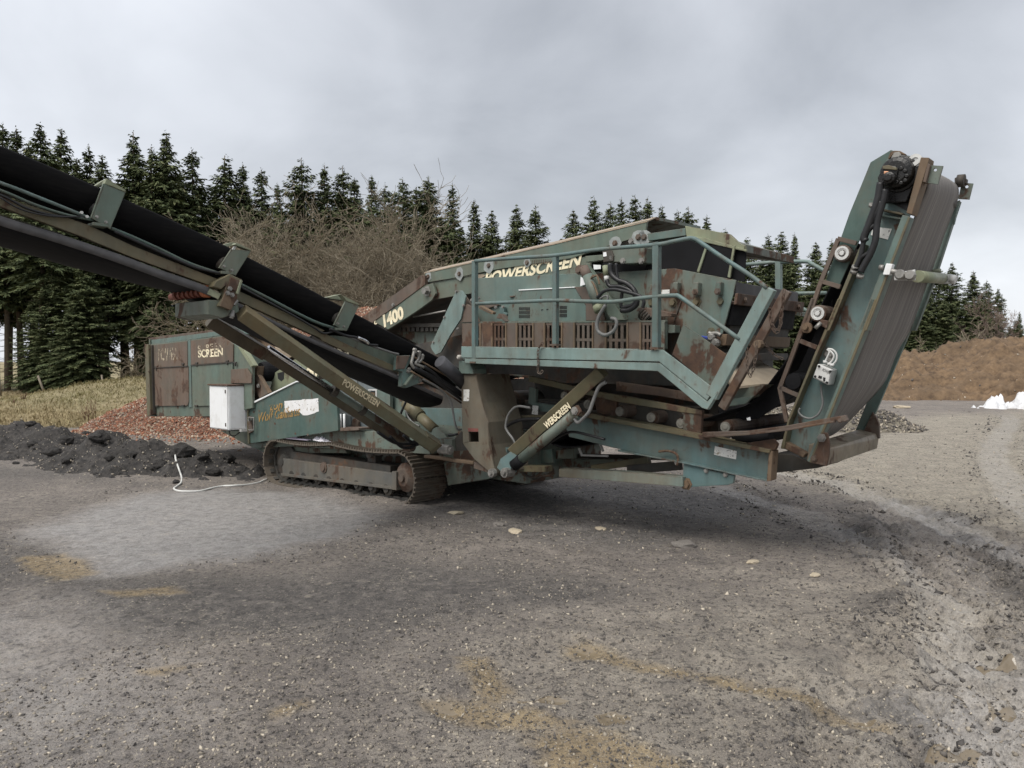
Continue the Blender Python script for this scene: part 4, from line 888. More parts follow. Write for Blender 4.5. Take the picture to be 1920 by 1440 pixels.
# folded ladder
a, b = S(*Z8(258, 1120), -.15), S(*Z7(1150, 650), -.15)
MB().bar(a, b, .06, .10, (1, 0, .35)).build('ladder_stile', M['teall'], wk, .006)
a, b = S(*Z8(385, 1140), .40), S(*Z7(1235, 745), .40)
MB().bar(a, b, .05, .075, (1, 0, .35)).build('ladder_stile', M['rust'], wk, .006)
LK = MB(); LK.tube([(.0105*math.cos(t)*1.0, 0, .012*(1 if math.sin(t) > 0 else -1)+.0105*math.sin(t)) for t in np.linspace(0, 2*math.pi, 13)], .0038, 5, False); LKM = LK.v, LK.f
def chain(zm, pts, V, parent, pitch=.034, k=1.0):
    P = spline([S(*zm(*p), V) for p in pts], 14); P = np.array(P); seg = np.linalg.norm(np.diff(P, axis=0), axis=1); L = np.concatenate([[0], np.cumsum(seg)]); mb = MB(); n = int(L[-1]/pitch)
    for i in range(n+1):
        p = np.array([np.interp(i*pitch, L, P[:, j]) for j in range(3)]); p2 = np.array([np.interp(i*pitch+.01, L, P[:, j]) for j in range(3)]); d = p2-p
        if np.linalg.norm(d) < 1e-6: continue
        d /= np.linalg.norm(d); a = np.cross(d, [.2, .9, .3]); a /= np.linalg.norm(a); b = np.cross(d, a)
        if i % 2: a, b = b, -a
        mb.add([p+(a*v_[0]+b*v_[1]+d*v_[2])*k for v_ in LKM[0]], LKM[1], True)
    return mb.build('chain', M['rust'], parent)
chain(Z8, [(360,1150),(350,1240),(335,1340),(325,1420),(300,1430),(275,1400),(260,1330),(255,1270)], .1, wk)
chain(D6, [(420,0),(415,120),(400,240),(360,305),(320,240),(312,150),(305,70)], .25, wk)
chain(D6, [(185,410),(180,500),(160,620),(130,690),(105,640),(100,540),(98,460)], .2, wk)
chain(D6, [(250,395),(310,470),(370,520),(430,545)], .5, wk)
chain(Z6, [(1040,20),(1010,60),(1000,130),(1005,200),(1000,260),(1020,290),(1045,265)], -.2, wk)
MB().lathe(S(*D6(205, 410), .3), (0, -1, 0), [(-.03, .035), (.03, .035), (.03, .02)], 8).build('shackle', M['rusto'], wk)
# far handrail
fw = MB().tube(spline([S(*Z8(x, y), 2.55) for x, y in ((-400,975),(65,945),(320,925),(520,922),(560,935),(650,985),(760,1045))], 4), .022, 8).build('far_handrail', M['teall'], ROOT)
MB().bar(S(*Z8(320, 915), 2.56), S(*Z8(322, 1180), 2.56), .06, .06, (1, 0, 0)).build('rail_post', M['teall'], fw)
MB().tube([S(*Z8(x, y), 2.55) for x, y in ((380,1162),(680,1157))], .02, 8).build('mid_rail', M['teall'], fw)
MB().tube([S(*Z8(x, y), 2.55) for x, y in ((470,1258),(590,1322))], .02, 8).build('mid_rail', M['teall'], fw)
MB().px(Z8, [(-300,1180),(480,1300),(480,1330),(-300,1210)], 2.3, .4).build('far_deck', M['tealr'], fw)

# ---------------------------------------------------------------- slotted guard behind the walkway
def lerpx(x): # vertical span of the guard at a photo column
    return np.interp(x, [866, 1000, 1245], [604.5, 603, 602]), np.interp(x, [866, 1000, 1245], [651, 652, 657])
gd = MB()
def gplate(mb, x0, x1, t0=0., t1=1., V=.44, th=.012):
    a0, b0 = lerpx(x0); a1, b1 = lerpx(x1)
    mb.prism([S(x0, a0+(b0-a0)*t0, V), S(x1, a1+(b1-a1)*t0, V), S(x1, a1+(b1-a1)*t1, V), S(x0, a0+(b0-a0)*t1, V)], (0, th, 0))
mb = MB(); gplate(mb, 866, 1247, -.03, .04, .43, .05); GD = mb.build('guard', M['tealr'], ROOT, .003)
for x0, x1 in ((866,884),(901,921),(949,967),(1000,1019),(1054,1075),(1112,1134),(1177,1199),(1229,1246)):
    mb = MB(); gplate(mb, x0, x1, .04, 1, .425, .014); mb.build('guard_plate', M['rust' if x0 < 1220 else 'tealr'], GD, .003)
for x0, x1, n in ((884,901,2),(921,949,4),(967,1000,4),(1019,1054,4),(1075,1112,4),(1134,1177,4),(1199,1229,4)):
    mb = MB(); e_ = .16
    xs = np.linspace(x0, x1, n+1)
    for i in range(n+1):
        w = (x1-x0)/n*.26; gplate(mb, max(x0, xs[i]-w), min(x1, xs[i]+w), .04, 1, .436, .008)
    for t0, t1 in ((.04,.14),(.62,.72)): gplate(mb, x0, x1, t0, t1, .4345, .011)
    mb.build('slotted_panel', M['rust'], GD)
    for xx in (x0+1, x1-1):
        mb = MB(); gplate(mb, xx-1.4, xx+1.4, .04, 1, .415, .02); mb.build('panel_rib', M['rusto'], GD)
mb = MB(); mb.prism([S(866, 606, .75), S(1246, 604, .75), S(1246, 662, .75), S(866, 656, .75)], (0, .05, 0)); mb.build('guard_backing', M['dark'], GD)

# ---------------------------------------------------------------- feed conveyor (long sloping cover across the top)
fc = MB().px(Z4, [(560,632),(870,580),(1200,512),(1870,410),(2050,385),(2050,640),(1000,720),(860,738),(620,782),(650,720),(620,628)], .76, .03)
fc = fc.build('feed_conveyor', M['green'], ROOT, .004)
PB('side_panel', Z4, [(560,530),(640,528),(1000,432),(1720,268),(2560,60),(2540,190),(1870,406),(1200,506),(870,574),(562,626)], .74, .03, 'green', fc)
mb = MB(); p = [S(*Z4(x, y), .735) for x, y in ((552,533),(1000,434),(1720,270),(2562,66))]
q2 = [S(*Z4(x, y), .735)+np.array([0, .16, .06]) for x, y in ((552,533),(1000,434),(1720,270),(2562,66))]
for i in range(3): mb.prism([p[i], p[i+1], q2[i+1], q2[i]], (0, 0, -.012))
mb.build('sloped_flashing', M['tan'], fc, 0)
mb = MB(); q3 = [a+np.array([0, .9, .02]) for a in q2]
for i in range(3): mb.prism([q2[i], q2[i+1], q3[i+1], q3[i]], (0, 0, -.03))
mb.build('top_cover', M['tealr'], fc)
PB('far_side_panel', Z4, [(560,530),(2560,60),(2050,640),(620,782)], 1.75, .03, 'green', fc)
for x, y, r in ((870,545,.075),(1135,470,.085),(590,570,.062),(500,620,.045),(1480,445,.05)):
    c0 = S(*Z4(x, y), .737); q = random.Random(x); n = 14
    mb = MB(); mb.prism([c0+np.array([math.cos(k*2*math.pi/n)*r*q.uniform(.75, 1.1), 0, math.sin(k*2*math.pi/n)*r*q.uniform(.85, 1.2)]) for k in range(n)], (0, .002, 0))
    mb.build('primer_patch', M['grey2'] if 'grey2' in M else M.setdefault('grey2', simple('grey primer', (.27, .29, .28), .7)), fc); bolt(fc, c0+[0, -.004, 0], .02, mat='rust')
for x, y in ((735,270),(945,215),(1000,215)):
    c0 = S(*Z5(x, y), .737); mb = MB(); n = 14; q = random.Random(x)
    mb.prism([c0+np.array([math.cos(k*2*math.pi/n)*.085*q.uniform(.8, 1.1), 0, math.sin(k*2*math.pi/n)*.07]) for k in range(n)], (0, .002, 0)); mb.build('primer_patch', M['grey2'], fc); bolt(fc, c0+[0, -.004, 0], .022, mat='rust')
textS('POWERSCREEN', D1, (310,355), (1480,125), (290,215), .752, 'letter', fc, bold=.035, shear=.05)
PB('letter_border', D1, [(228,225),(300,225),(330,240),(250,290),(232,295)], .753, .002, 'tan', fc, 0)
for i, x in enumerate(np.linspace(880, 1170, 14)): MB().px(D1, [(x,55+i*-2),(x+7,55+i*-2),(x+7,108-i*2.4),(x,108-i*2.4)], .738, .003).build('vent_slit', M['rust'], fc)
# lower, folding part with "1400"
lw = MB().px(Z4, [(100,975),(330,815),(545,650),(630,626),(657,722),(622,782),(480,885),(230,1045)], .70, .035)
lw = lw.build('feed_boom', M['green'], ROOT, .004)
PB('boom_strip', Z4, [(10,925),(530,556),(560,560),(562,640),(330,812),(100,970)], .69, .05, 'rust', lw)
PB('boom_edge', Z4, [(-300,1120),(10,920),(110,968),(-200,1200)], .69, .05, 'rust', lw)
mb = MB().px(Z4, [(10,925),(530,556),(620,700),(230,1045),(-200,1300)], .74, 1.0); mb.build('boom_trough', M['dark'], lw)
bolt(lw, S(*Z4(580, 700), .695), .045, h=.06); bolt(lw, S(*Z4(275, 825), .685), .02)
textS('1400', D8, (770,478), (1010,366), (728,335), .694, 'letter', lw, bold=.05, shear=.1)
textS('L', D8, (650,445), (685,430), (650,380), .694, 'letter', lw, bold=.04)
PB('drop_arm', D8, [(1635,25),(1700,30),(1750,100),(1720,220),(1690,370),(1560,570),(1450,770),(1385,802),(1340,740),(1325,695)], .40, .02, 'teall', lw, .003, 'slanting light teal arm left of the walkway')
for x, y in ((1637,42),(1495,350),(1362,650),(1722,208),(1655,490)): bolt(lw, S(*D8(x, y), .398), .012)
PB('arm_back', D8, [(1750,100),(1830,215),(1840,330),(1720,410),(1690,370)], .5, .02, 'rust', lw)
PB('chute_wall', D8, [(820,490),(1010,480),(1420,480),(1400,850),(1250,720)], 1.0, .03, 'tealr', lw)
mb = MB()
for k in range(9): x = 930+k*55; mb.px(D8, [(x,455),(x+38,450),(x+38,520),(x,525)], .9, .12)
mb.px(D8, [(900,430),(1440,420),(1440,470),(900,470)], .88, .15); mb.build('tooth_bar', M['dark'], lw, .006)
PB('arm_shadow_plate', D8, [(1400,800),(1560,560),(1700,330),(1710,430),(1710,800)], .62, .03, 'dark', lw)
MB().cyl(S(*D8(1120, 345), .8), S(*D8(1510, 275), .8), .012).build('rod', M['bolt'], lw)

# ---------------------------------------------------------------- engine canopy
cn = MB().px(Z4, [(1005,600),(1040,582),(1920,540),(2070,520),(2070,980),(1000,985)], .56, .2).build('engine_canopy', M['teal'], ROOT, .006)
bx = [(1300,975),(1312,850),(1405,690),(1906,665),(2008,835),(2008,972)]
PB('canopy_box', Z4, bx, .46, .12, 'teal', cn, .006)
PB('box_top_edge', Z4, [(1402,686),(1908,660),(1912,668),(1404,696)], .452, .13, 'white', cn, .002)
PB('rust_panel', Z5, [(370,662),(500,660),(610,830),(650,965),(472,965),(472,830)], .45, .02, 'rust', cn)
for x0, x1, y0, y1, dx in ((740,878,628,770,0),(1238,1330,612,760,0)):
    for r_ in range(3):
        ya = y0+(y1-y0)*r_/3; yb = ya+(y1-y0)/3*.78
        for k in range(10):
            xa = x0+(x1-x0)*k/10; xb = xa+(x1-x0)/10*.55
            MB().px(D1, [(xa,ya),(xb,ya),(xb,yb),(xa,yb)], .4565, .004).build('vent_slot', M['ink'], cn)
PB('hinge_bar', D1, [(245,610),(270,608),(425,690),(415,715),(390,712),(245,640)], .40, .05, 'rusto', cn)
PB('hinge_slot', D1, [(262,622),(400,695),(395,702),(258,630)], .396, .01, 'dark', cn)
PB('bracket', D1, [(460,765),(490,705),(520,715),(600,800),(570,806),(520,770)], .42, .08, 'rust', cn)
PB('bracket', D1, [(500,625),(550,625),(555,690),(590,705),(590,730),(500,700)], .50, .05, 'tealblue', cn)
PB('rust_plate', D1, [(40,640),(100,590),(180,640),(250,810),(40,815)], .42, .03, 'rust', cn)
PB('rust_plate', D1, [(245,540),(330,560),(500,600),(330,650),(250,600)], .53, .03, 'rust', cn)
PB('latch', D1, [(620,490),(695,485),(690,500),(625,508)], .54, .03, 'rust', cn)
for x, y in ((60,612),(180,605),(455,630),(545,625),(160,540),(250,515),(180,760)): bolt(cn, S(*D1(x, y), .41), .013)
for k, (x, y) in enumerate(((1010,665),(1075,660))): PB('scuff', D1, [(x,y-8),(x+22,y-14),(x+26,y-6),(x+4,y+6)], .4565, .002, 'ink', cn, 0)

# ---------------------------------------------------------------- screen box
sb = MB().px(Z5, [(330,560),(800,525),(1270,495),(1826,602),(1700,1092),(1690,1200),(1600,1210),(1270,1010),(640,960)], .62, .025)
sb = sb.build('screen_box', M['tealr'], ROOT, .004)
MB().box((1.0, .85, 1.45), (3.45, 2.0, 2.2)).box((.95, 1.1, .95), (3.3, 1.9, 1.45)).build('inner_deck_shade', M['dark'], sb)  # inner bulk and added filler, darkened to carry deep shade and grime
PB('corner_plate', Z5, [(1700,595),(1826,600),(1800,730),(1770,830),(1700,1090),(1680,1090)], .612, .01, 'teal', sb)
PB('far_side_plate', Z5, [(330,560),(1270,495),(1826,602),(1700,1092),(640,960)], 2.05, .03, 'tealr', sb)
for x0, y0 in ((1040,640),(1245,620),(1430,620),(1632,616)):
    PB('clamp', Z5, [(x0+10,y0),(x0+55,y0),(x0+52,y0+60),(x0+48,y0+120),(x0+5,y0+115),(x0-12,y0+90),(x0,y0+50)], .55, .08, 'tealr', sb, .008)
    bolt(sb, S(*Z5(x0+25, y0+88), .545), .022, mat='rust')
for x, y in ((1070,805),(1260,803),(1472,797),(1690,793),(1600,1068)): bolt(sb, S(*Z5(x, y), .618), .03, mat='olive', h=.03)
MB().bar(S(*Z5(1330, 790), .612), S(*Z5(1265, 970), .612), .012, .01).build('weld_seam', M['dark'], sb)
PB('small_sticker', Z5, [(1150,690),(1225,685),(1225,725),(1140,728)], .617, .002, 'sticker', sb, 0)
# spring housing, left lower
PB('spring_plate', Z5, [(940,850),(1030,848),(1245,900),(1240,930),(1060,930),(930,880)], .46, .1, 'rust', sb)
mb = MB()
c0, c1 = S(*Z5(985, 890), .5), S(*Z5(1055, 965), .5); ax = c1-c0; Ls = np.linalg.norm(ax); ax /= Ls; e1 = np.cross(ax, [0,1,0]); e1 /= np.linalg.norm(e1); e2 = np.cross(ax, e1)
mb.tube([c0+ax*(Ls*t)+.055*(e1*math.cos(t*26)+e2*math.sin(t*26)) for t in np.linspace(0, 1, 70)], .012, 6); mb.build('coil_spring', M['dark'], sb)
# rubber hood with ribs
PB('rubber_flap', Z5, [(1040,300),(1380,235),(1290,500),(1015,505)], .66, .01, 'rubber', sb, 0)
PB('rubber_flap', Z5, [(1380,232),(1550,300),(1470,530),(1290,500)], .655, .01, 'rubber', sb, 0)
PB('rubber_flap', Z5, [(1545,290),(1815,290),(1770,590),(1470,530)], .662, .01, 'rubber', sb, 0)
PB('rubber_flap', Z5, [(1810,300),(1915,350),(1900,620),(1760,585)], .70, .01, 'rubber', sb, 0)
for pts in ([(1545,300),(1565,300),(1492,530),(1468,525)], [(1795,290),(1815,290),(1770,580),(1745,575)]): PB('flap_rib', Z5, pts, .645, .02, 'olivel', sb)
PB('hood_frame', Z5, [(1025,182),(1365,132),(1372,200),(1035,248)], .68, .05, 'teal', sb)
PB('hood_frame', Z5, [(1365,112),(1760,185),(1850,268),(1900,290),(1900,330),(1375,200)], .67, .05, 'olivel', sb)
PB('hood_lip', Z5, [(1380,195),(1550,225),(1915,325),(1915,345),(1545,262),(1375,222)], .655, .03, 'olivel', sb)
mb = MB().px(Z5, [(1030,190),(1370,135),(1840,265),(1840,330),(1035,260)], .74, 1.25); mb.build('hood_top', M['tealr'], sb)
PB('black_back', Z5, [(620,450),(1020,330),(1040,290),(1010,510),(640,560)], .8, .05, 'rubber', sb)
# front (discharge) end
def acr(name, zm, near, V0, V1, th, mat, bev=.005): # outline column on near edge, run across the machine
    mb = MB(); p = [S(*zm(*q_), V0) for q_ in near]; mb.prism([p[0], p[1], p[1]+[th, 0, 0], p[0]+[th, 0, 0]], (0, V1-V0, 0)); return mb.build(name, M[mat], sb, bev)
acr('end_rubber', Z8, [(0,1075),(0,1170)], .66, 2.05, -.04, 'beltgrey'); acr('end_band', Z8, [(-8,1160),(-20,1245)], .62, 2.12, .03, 'rust')
acr('end_rubber', Z8, [(-20,1240),(-40,1400)], .66, 2.05, -.05, 'rubber'); acr('cross_beam', Z7, [(1222,120),(1210,215)], .60, 2.0, .06, 'rusto')
acr('cross_beam', Z7, [(1245,275),(1245,340)], .62, 1.9, .06, 'dark'); acr('end_plate', Z8, [(-40,1380),(-60,1560)], .7, 2.0, -.1, 'dark')
for i in range(4): p = S(*Z8(-8, 1205), .62); bolt(sb, p+np.array([.032, .15+i*.4, 0]), .022, (1,0,0), mat='rust')
# dusty discharge chute
mb = MB(); a, b = S(*Z7(1370, 560), .6), S(*Z7(1410, 440), .6)
mb.prism([a+[0,-.1,0], b+[-.35,0,.12], b+[-.35,1.0,.12], a+[.15,1.0,.02], a+[.15,.1,.02]], (0, 0, -.02)); mb.build('discharge_chute', M['chute'] if 'chute' in M else M.setdefault('chute', simple('dusty tan steel', (.30, .25, .185), .9, var=.2, sc=5)), sb)
PB('chute_side', Z7, [(1375,575),(1600,545),(1500,650),(1250,720),(1310,660)], .62, .5, 'tealr', sb)
PB('chute_flange', Z7, [(1310,665),(1500,640),(1430,710),(1250,735)], .58, .03, 'teal', sb)
# hydraulic cylinder, gearbox and hoses in front of the screen box
PB('valve_box', Z5, [(620,305),(980,275),(1000,310),(1000,445),(830,455),(770,440),(620,440)], .50, .2, 'tealr', sb, .008)
PB('valve_box_face', Z5, [(618,340),(700,330),(720,380),(715,430),(630,440)], .48, .05, 'dark', sb, .006)
PB('white_tag', Z5, [(628,352),(655,348),(660,385),(630,390)], .476, .003, 'white', sb, 0)
PB('white_tag', Z5, [(540,462),(608,465),(606,500),(545,505)], .70, .003, 'white', sb, 0); PB('white_tag', Z5, [(425,570),(470,600),(470,640),(422,655)], .53, .003, 'white', sb, 0)
PB('arm_beam', Z5, [(410,470),(470,450),(540,540),(660,700),(830,960),(700,965),(560,740),(470,560)], .40, .06, 'green', sb)
PB('arm_beam', Z5, [(465,385),(640,370),(640,420),(470,440)], .48, .06, 'green', sb)
MB().cyl(S(*Z5(490, 560), .36), S(*Z5(590, 840), .36), .055).build('tilt_cylinder', M['tealr'], sb); MB().cyl(S(*Z5(450, 490), .36), S(*Z5(500, 590), .36), .05).build('cylinder_cap', M['rust'], sb)
MB().cyl(S(*Z5(585, 825), .36), S(*Z5(605, 880), .36), .06).build('cylinder_collar', M['olivel'], sb); MB().lathe(S(*Z5(428, 510), .36), (0,-1,0), [(-.05,.05),(.03,.05),(.03,.03),(.05,.03)], 10).build('pin', M['rust'], sb)
hose(Z5, [(540,555),(515,600),(545,640),(575,720),(580,745)], .33, .010, 'rusto', sb, 'pipe'); hose(Z5, [(535,575),(570,560),(590,610),(595,640)], .33, .010, 'rusto', sb, 'pipe')
hose(Z5, [(690,450),(700,540),(760,600),(840,630),(900,680),(925,740),(930,820),(860,870),(790,875)], .36, .024, 'hose', sb)
hose(Z5, [(745,450),(750,540),(770,620),(800,680),(790,780),(790,850)], .40, .016, 'hose', sb)
hose(Z5, [(660,600),(690,655),(780,660),(870,695),(920,760),(900,820),(800,850)], .36, .020, 'hose', sb)
hose(Z5, [(575,760),(640,700),(730,685),(850,710),(960,745),(995,790),(985,850)], .30, .017, 'hose', sb)
hose(Z5, [(650,825),(590,930),(572,1010),(590,1070),(650,1095),(720,1060),(750,1000),(740,955),(700,945)], .30, .018, 'hoseg', sb)
hose(Z5, [(600,770),(640,745),(670,750),(660,800),(620,880)], .30, .010, 'hoseg', sb)
MB().cyl(S(*Z5(648, 470), .42), S(*Z5(658, 560), .42), .03).build('fitting', M['olivel'], sb); MB().cyl(S(*Z5(658, 560), .42), S(*Z5(662, 612), .42), .026).build('fitting', M['grey'], sb)
for x, y in ((805,428),(970,428),(880,250),(700,400)): bolt(sb, S(*Z5(x, y), .495), .022)
PB('blue_rag', Z5, [(1500,1100),(1590,1108),(1585,1145),(1540,1130)], .55, .04, 'bluerag' if 'bluerag' in M else [M.setdefault('bluerag', simple('blue cloth', (.05, .08, .33), .9)), 'bluerag'][1], sb, .01)
hose(Z5, [(1580,1075),(1600,1085),(1650,1080),(1690,1100)], .55, .02, 'bolt', sb, 'handle')
for x, y in ((1610,1115),(1645,1165)): MB().lathe(S(*Z5(x, y), .56), (0,-1,0), [(-.03,.035),(.02,.04),(.04,.025)], 8).build('nut', M['bolt'], sb)
PB('step_bracket', Z5, [(1185,1000),(1275,1005),(1275,1075),(1190,1080)], .5, .1, 'tealr', sb); PB('step_bracket', Z5, [(1130,975),(1185,975),(1185,1220),(1130,1220)], .44, .05, 'tealr', sb)
# ---------------------------------------------------------------- tail conveyor, lower part
tl = MB().px(Z7, [(-120,800),(210,842),(1045,985),(1632,1118),(1612,1356),(880,1192),(300,1075),(-60,985)], .50, .03).build('tail_frame', M['tealblue'], ROOT, .004)
PB('top_flange', Z7, [(30,772),(900,938),(1642,1092),(1632,1126),(890,976),(30,812)], .42, .14, 'olive', tl)
PB('bottom_flange', Z7, [(350,1095),(880,1195),(1612,1352),(1612,1364),(880,1208),(350,1108)], .43, .12, 'tealblue', tl)
PB('end_flange', Z7, [(1628,1100),(1660,1106),(1642,1358),(1608,1362)], .43, .12, 'rusto', tl)
PB('frame_post', Z7, [(850,762),(1062,765),(1052,972),(900,945),(905,800)], .50, .04, 'tealr', tl); PB('frame_post', Z7, [(140,610),(345,665),(335,832),(180,800)], .55, .04, 'rust', tl)
PB('upper_rail', Z7, [(-400,470),(0,560),(150,598),(420,642),(930,738),(1062,765),(1062,800),(900,780),(350,690),(-400,520)], .49, .05, 'olive', tl)
PB('rust_strip', Z7, [(340,520),(700,570),(930,610),(1030,700),(700,640),(340,600)], .7, .05, 'rust', tl)
for x, y in ((100,712),(370,772),(635,822),(888,872),(1262,902),(-95,640)):
    c0 = S(*Z7(x, y), .54); MB().lathe(c0, (0,1,0), [(0,.035),(.005,.052),(.04,.055),(.04,.062),(1.25,.062)], 14).build('idler_roller', M['rust'], tl); MB().lathe(c0, (0,-1,0), [(-.02,.046),(.012,.046),(.012,.03),(.018,.02)], 14).build('roller_cap', M['greyd'] if 'greyd' in M else M.setdefault('greyd', simple('dusty grey cap', (.22, .21, .18), .8)), tl)
PB('sticker', Z7, [(1172,1064),(1356,1106),(1350,1176),(1163,1136)], .496, .002, 'sticker', tl, 0)
PB('drop_bracket', Z7, [(905,1212),(1336,1312),(1326,1380),(1280,1392),(940,1412),(900,1392)], .46, .03, 'tealblue', tl)
bolt(tl, S(*Z7(930, 1382), .455), .04, mat='rusto', h=.03)
for x, y in ((1098,1272),(1260,1306),(850,1205)): bolt(tl, S(*Z7(x, y), .455), .016)
PB('far_frame', Z7, [(-120,760),(1045,975),(1632,1100),(1612,1300),(880,1170),(-60,955)], 1.95, .03, 'tealr', tl)
# sagging belt below the frame and belt inside it
def sheet(prof, V0, V1, th, sag=0.0, n=6):
    """belt: profile of (u, z) carried across from V0 to V1"""
    mb = MB(); P = [np.array(p) for p in prof]; m = len(P); T = []
    for i in range(m):
        t = P[min(i+1, m-1)]-P[max(i-1, 0)]; t = np.array([t[0], 0, t[2]]); t /= np.linalg.norm(t); T.append(np.array([-t[2], 0, t[0]]))
    vs_ = []
    for k in range(n+1):
        f = k/n; v_ = V0+(V1-V0)*f; s_ = sag*math.sin(math.pi*f)
        for i in range(m): vs_.append(np.array([P[i][0], v_, P[i][2]])+T[i]*s_)
    for k in range(n+1):
        f = k/n; v_ = V0+(V1-V0)*f; s_ = sag*math.sin(math.pi*f)
        for i in range(m): vs_.append(np.array([P[i][0], v_, P[i][2]])+T[i]*(s_+th))
    o_ = (n+1)*m; F_ = []
    for k in range(n):
        for i in range(m-1):
            a, b, c, d = k*m+i, k*m+i+1, (k+1)*m+i+1, (k+1)*m+i; F_ += [(a, b, c, d), (d+o_, c+o_, b+o_, a+o_)]
    for i in range(m-1): F_ += [(i, i+o_, i+1+o_, i+1), (n*m+i, n*m+i+1, n*m+i+1+o_, n*m+i+o_)]
    for k in range(n): F_ += [(k*m, (k+1)*m, (k+1)*m+o_, k*m+o_), (k*m+m-1, k*m+m-1+o_, (k+1)*m+m-1+o_, (k+1)*m+m-1)]
    return mb.add(vs_, F_, True)
pr = spline([S(*D4(*p), .62) for p in ((860,990),(960,940),(1100,870),(1250,880),(1400,930),(1560,960))], 4)
sheet(pr, .62, 1.85, .012).build('sagging_belt', M['rubber'], tl)
pr = spline([S(*D4(*p), .64) for p in ((830,960),(900,1010),(1010,1050),(1150,1040),(1300,1020),(1560,970))], 4)
sheet(pr, .64, 1.85, .012).build('sagging_belt', M['rubber'], tl)
MB().lathe(S(*D4(300, 490), .55), (0,1,0), [(0,.04),(.02,.10),(.05,.145),(.09,.145),(.09,.13),(1.3,.13)], 20).build('tail_drum', M['dark'], tl)
MB().lathe(S(*D4(295, 490), .54), (0,-1,0), [(-.02,.05),(.03,.045),(.04,.02)], 14).build('drum_bearing', M['greyd'], tl)
PB('bearing_plate', D4, [(340,150),(590,190),(900,300),(1090,360),(1090,300),(900,230),(590,160),(340,140)], .6, .04, 'tealr', tl); PB('bearing_plate', D4, [(600,300),(690,320),(680,490),(900,520),(990,560),(970,620),(740,600),(720,560),(590,500)], .56, .04, 'teal', tl)
PB('lower_strip', D4, [(300,660),(640,640),(860,650),(860,690),(640,680),(300,700)], .5, .05, 'olive', tl); PB('sticker', D4, [(645,525),(715,530),(708,640),(636,630)], .49, .002, 'sticker', tl, 0)
PB('teal_block', D4, [(1080,760),(1571,800),(1571,960),(1300,880),(1080,850)], .55, .05, 'teal', tl)
PB('dark_leg', D4, [(350,860),(480,800),(700,960),(660,1100)], .9, .1, 'dark', tl)
PB('inner_plate', D4, [(930,1080),(1150,1050),(1150,1180),(930,1180)], .9, .05, 'tealr', tl)
PB('inner_plate', D4, [(560,1100),(880,1060),(900,1230),(560,1250)], .8, .05, 'panel', tl)
for a, b, w in (((1215,1050),(1255,1145),.02), ((1480,1000),(1510,1090),.02), ((1255,1135),(1571,1145),.02)): MB().bar(S(*D4(*a), .9), S(*D4(*b), .9), .02, w).build('bracket_edge', M['grey'], tl)
# lower jack frame
jf = MB().px(D4, [(480,1265),(800,1275),(800,1345),(480,1340)], .36, .12).build('jack_frame', M['olive'], ROOT, .004)
PB('jack_beam', Z7, [(-145,1255),(0,1258),(450,1285),(900,1325),(900,1408),(450,1372),(0,1335),(-145,1325)], .40, .12, 'olivet' if 'olivet' in M else [M.setdefault('olivet', rusty('mud-streaked teal', (.15, .20, .18), (.21, .185, .13), .3, dust=.6)), 'olivet'][1], jf)
MB().bar(S(*Z7(140, 1250), .9), S(*Z7(620, 1180), .9), .06, .07).build('diagonal_brace', M['olive'], jf, .004)
MB().bar(S(*Z7(-200, 1205), 1.2), S(*Z7(460, 1205), 1.2), .06, .09).build('cross_rail', M['tealr'], jf, .004); MB().bar(S(*Z7(440, 1262), .8), S(*Z7(890, 1225), .8), .05, .09).build('cross_rail', M['dark'], jf, .004)
MB().bar(S(*Z7(-250, 1140), 1.5), S(*Z7(860, 1165), 1.5), .05, .05).build('cross_rail', M['dark'], jf)
hose(Z7, [(700,1110),(780,1105),(850,1135),(860,1200),(850,1225)], .44, .012, 'rusto', jf, 'hook')
hose(D4, [(520,1350),(600,1400),(680,1400),(760,1340)], .5, .012, 'dark', jf); hose(D4, [(650,1430),(760,1400),(870,1385)], .6, .012, 'dark', jf); hose(D4, [(640,1390),(690,1330),(780,1300)], .5, .012, 'dark', jf)

# ---------------------------------------------------------------- tail conveyor, raised part
VT0, VT1 = .60, 1.93
tc_ = MB().prism([S(*p, VT0+.05) for p in (Z8(1085,440),Z8(1312,555),B1(590,1080),B1(500,1292),B1(290,1188))], (0, .02, 0))
tc_ = tc_.build('tail_conveyor', M['tealblue'], ROOT, .003)
PB('rear_flange', B1, [(722,0),(752,0),(560,440),(335,985),(295,1195),(268,1188),(325,960),(540,430)], VT0-.05, .12, 'olive', tc_); PB('rear_flange', Z8, [(935,790),(965,790),(700,1440),(668,1440)], VT0-.05, .12, 'olive', tc_)
PB('front_flange', Z8, [(1248,570),(1302,585),(975,1440),(915,1440)], VT0-.06, .13, 'teal', tc_); PB('front_flange', B1, [(985,0),(1032,10),(800,570),(560,1150),(505,1300),(478,1290),(590,1010),(760,590)], VT0-.06, .13, 'teal', tc_)
PB('flange_lip', Z8, [(1290,585),(1306,590),(978,1440),(958,1440)], VT0-.07, .02, 'olive', tc_, .002); PB('flange_lip', B1, [(1018,0),(1036,10),(512,1302),(496,1298)], VT0-.07, .02, 'olive', tc_, .002)
PB('skirt_plate', D7, [(440,8),(105,210),(0,470),(-240,1050),(-640,2180),(-430,2290),(-80,1500),(250,600),(420,170),(680,100)], VT0+.03, .015, 'panel', tc_)
PB('head_plate', D7, [(420,150),(480,20),(590,30),(690,95),(900,130),(1060,150),(1000,260),(800,245),(380,180)], VT0+.02, .03, 'panel', tc_)
PB('head_flange', D7, [(930,130),(1065,135),(1055,200),(780,1065),(690,1040)], VT0-.06, .14, 'rusto', tc_)
PB('head_corner', D7, [(430,40),(500,20),(590,25),(680,75),(660,95),(560,60),(470,80),(410,160),(390,150)], VT0-.02, .05, 'rusto', tc_)
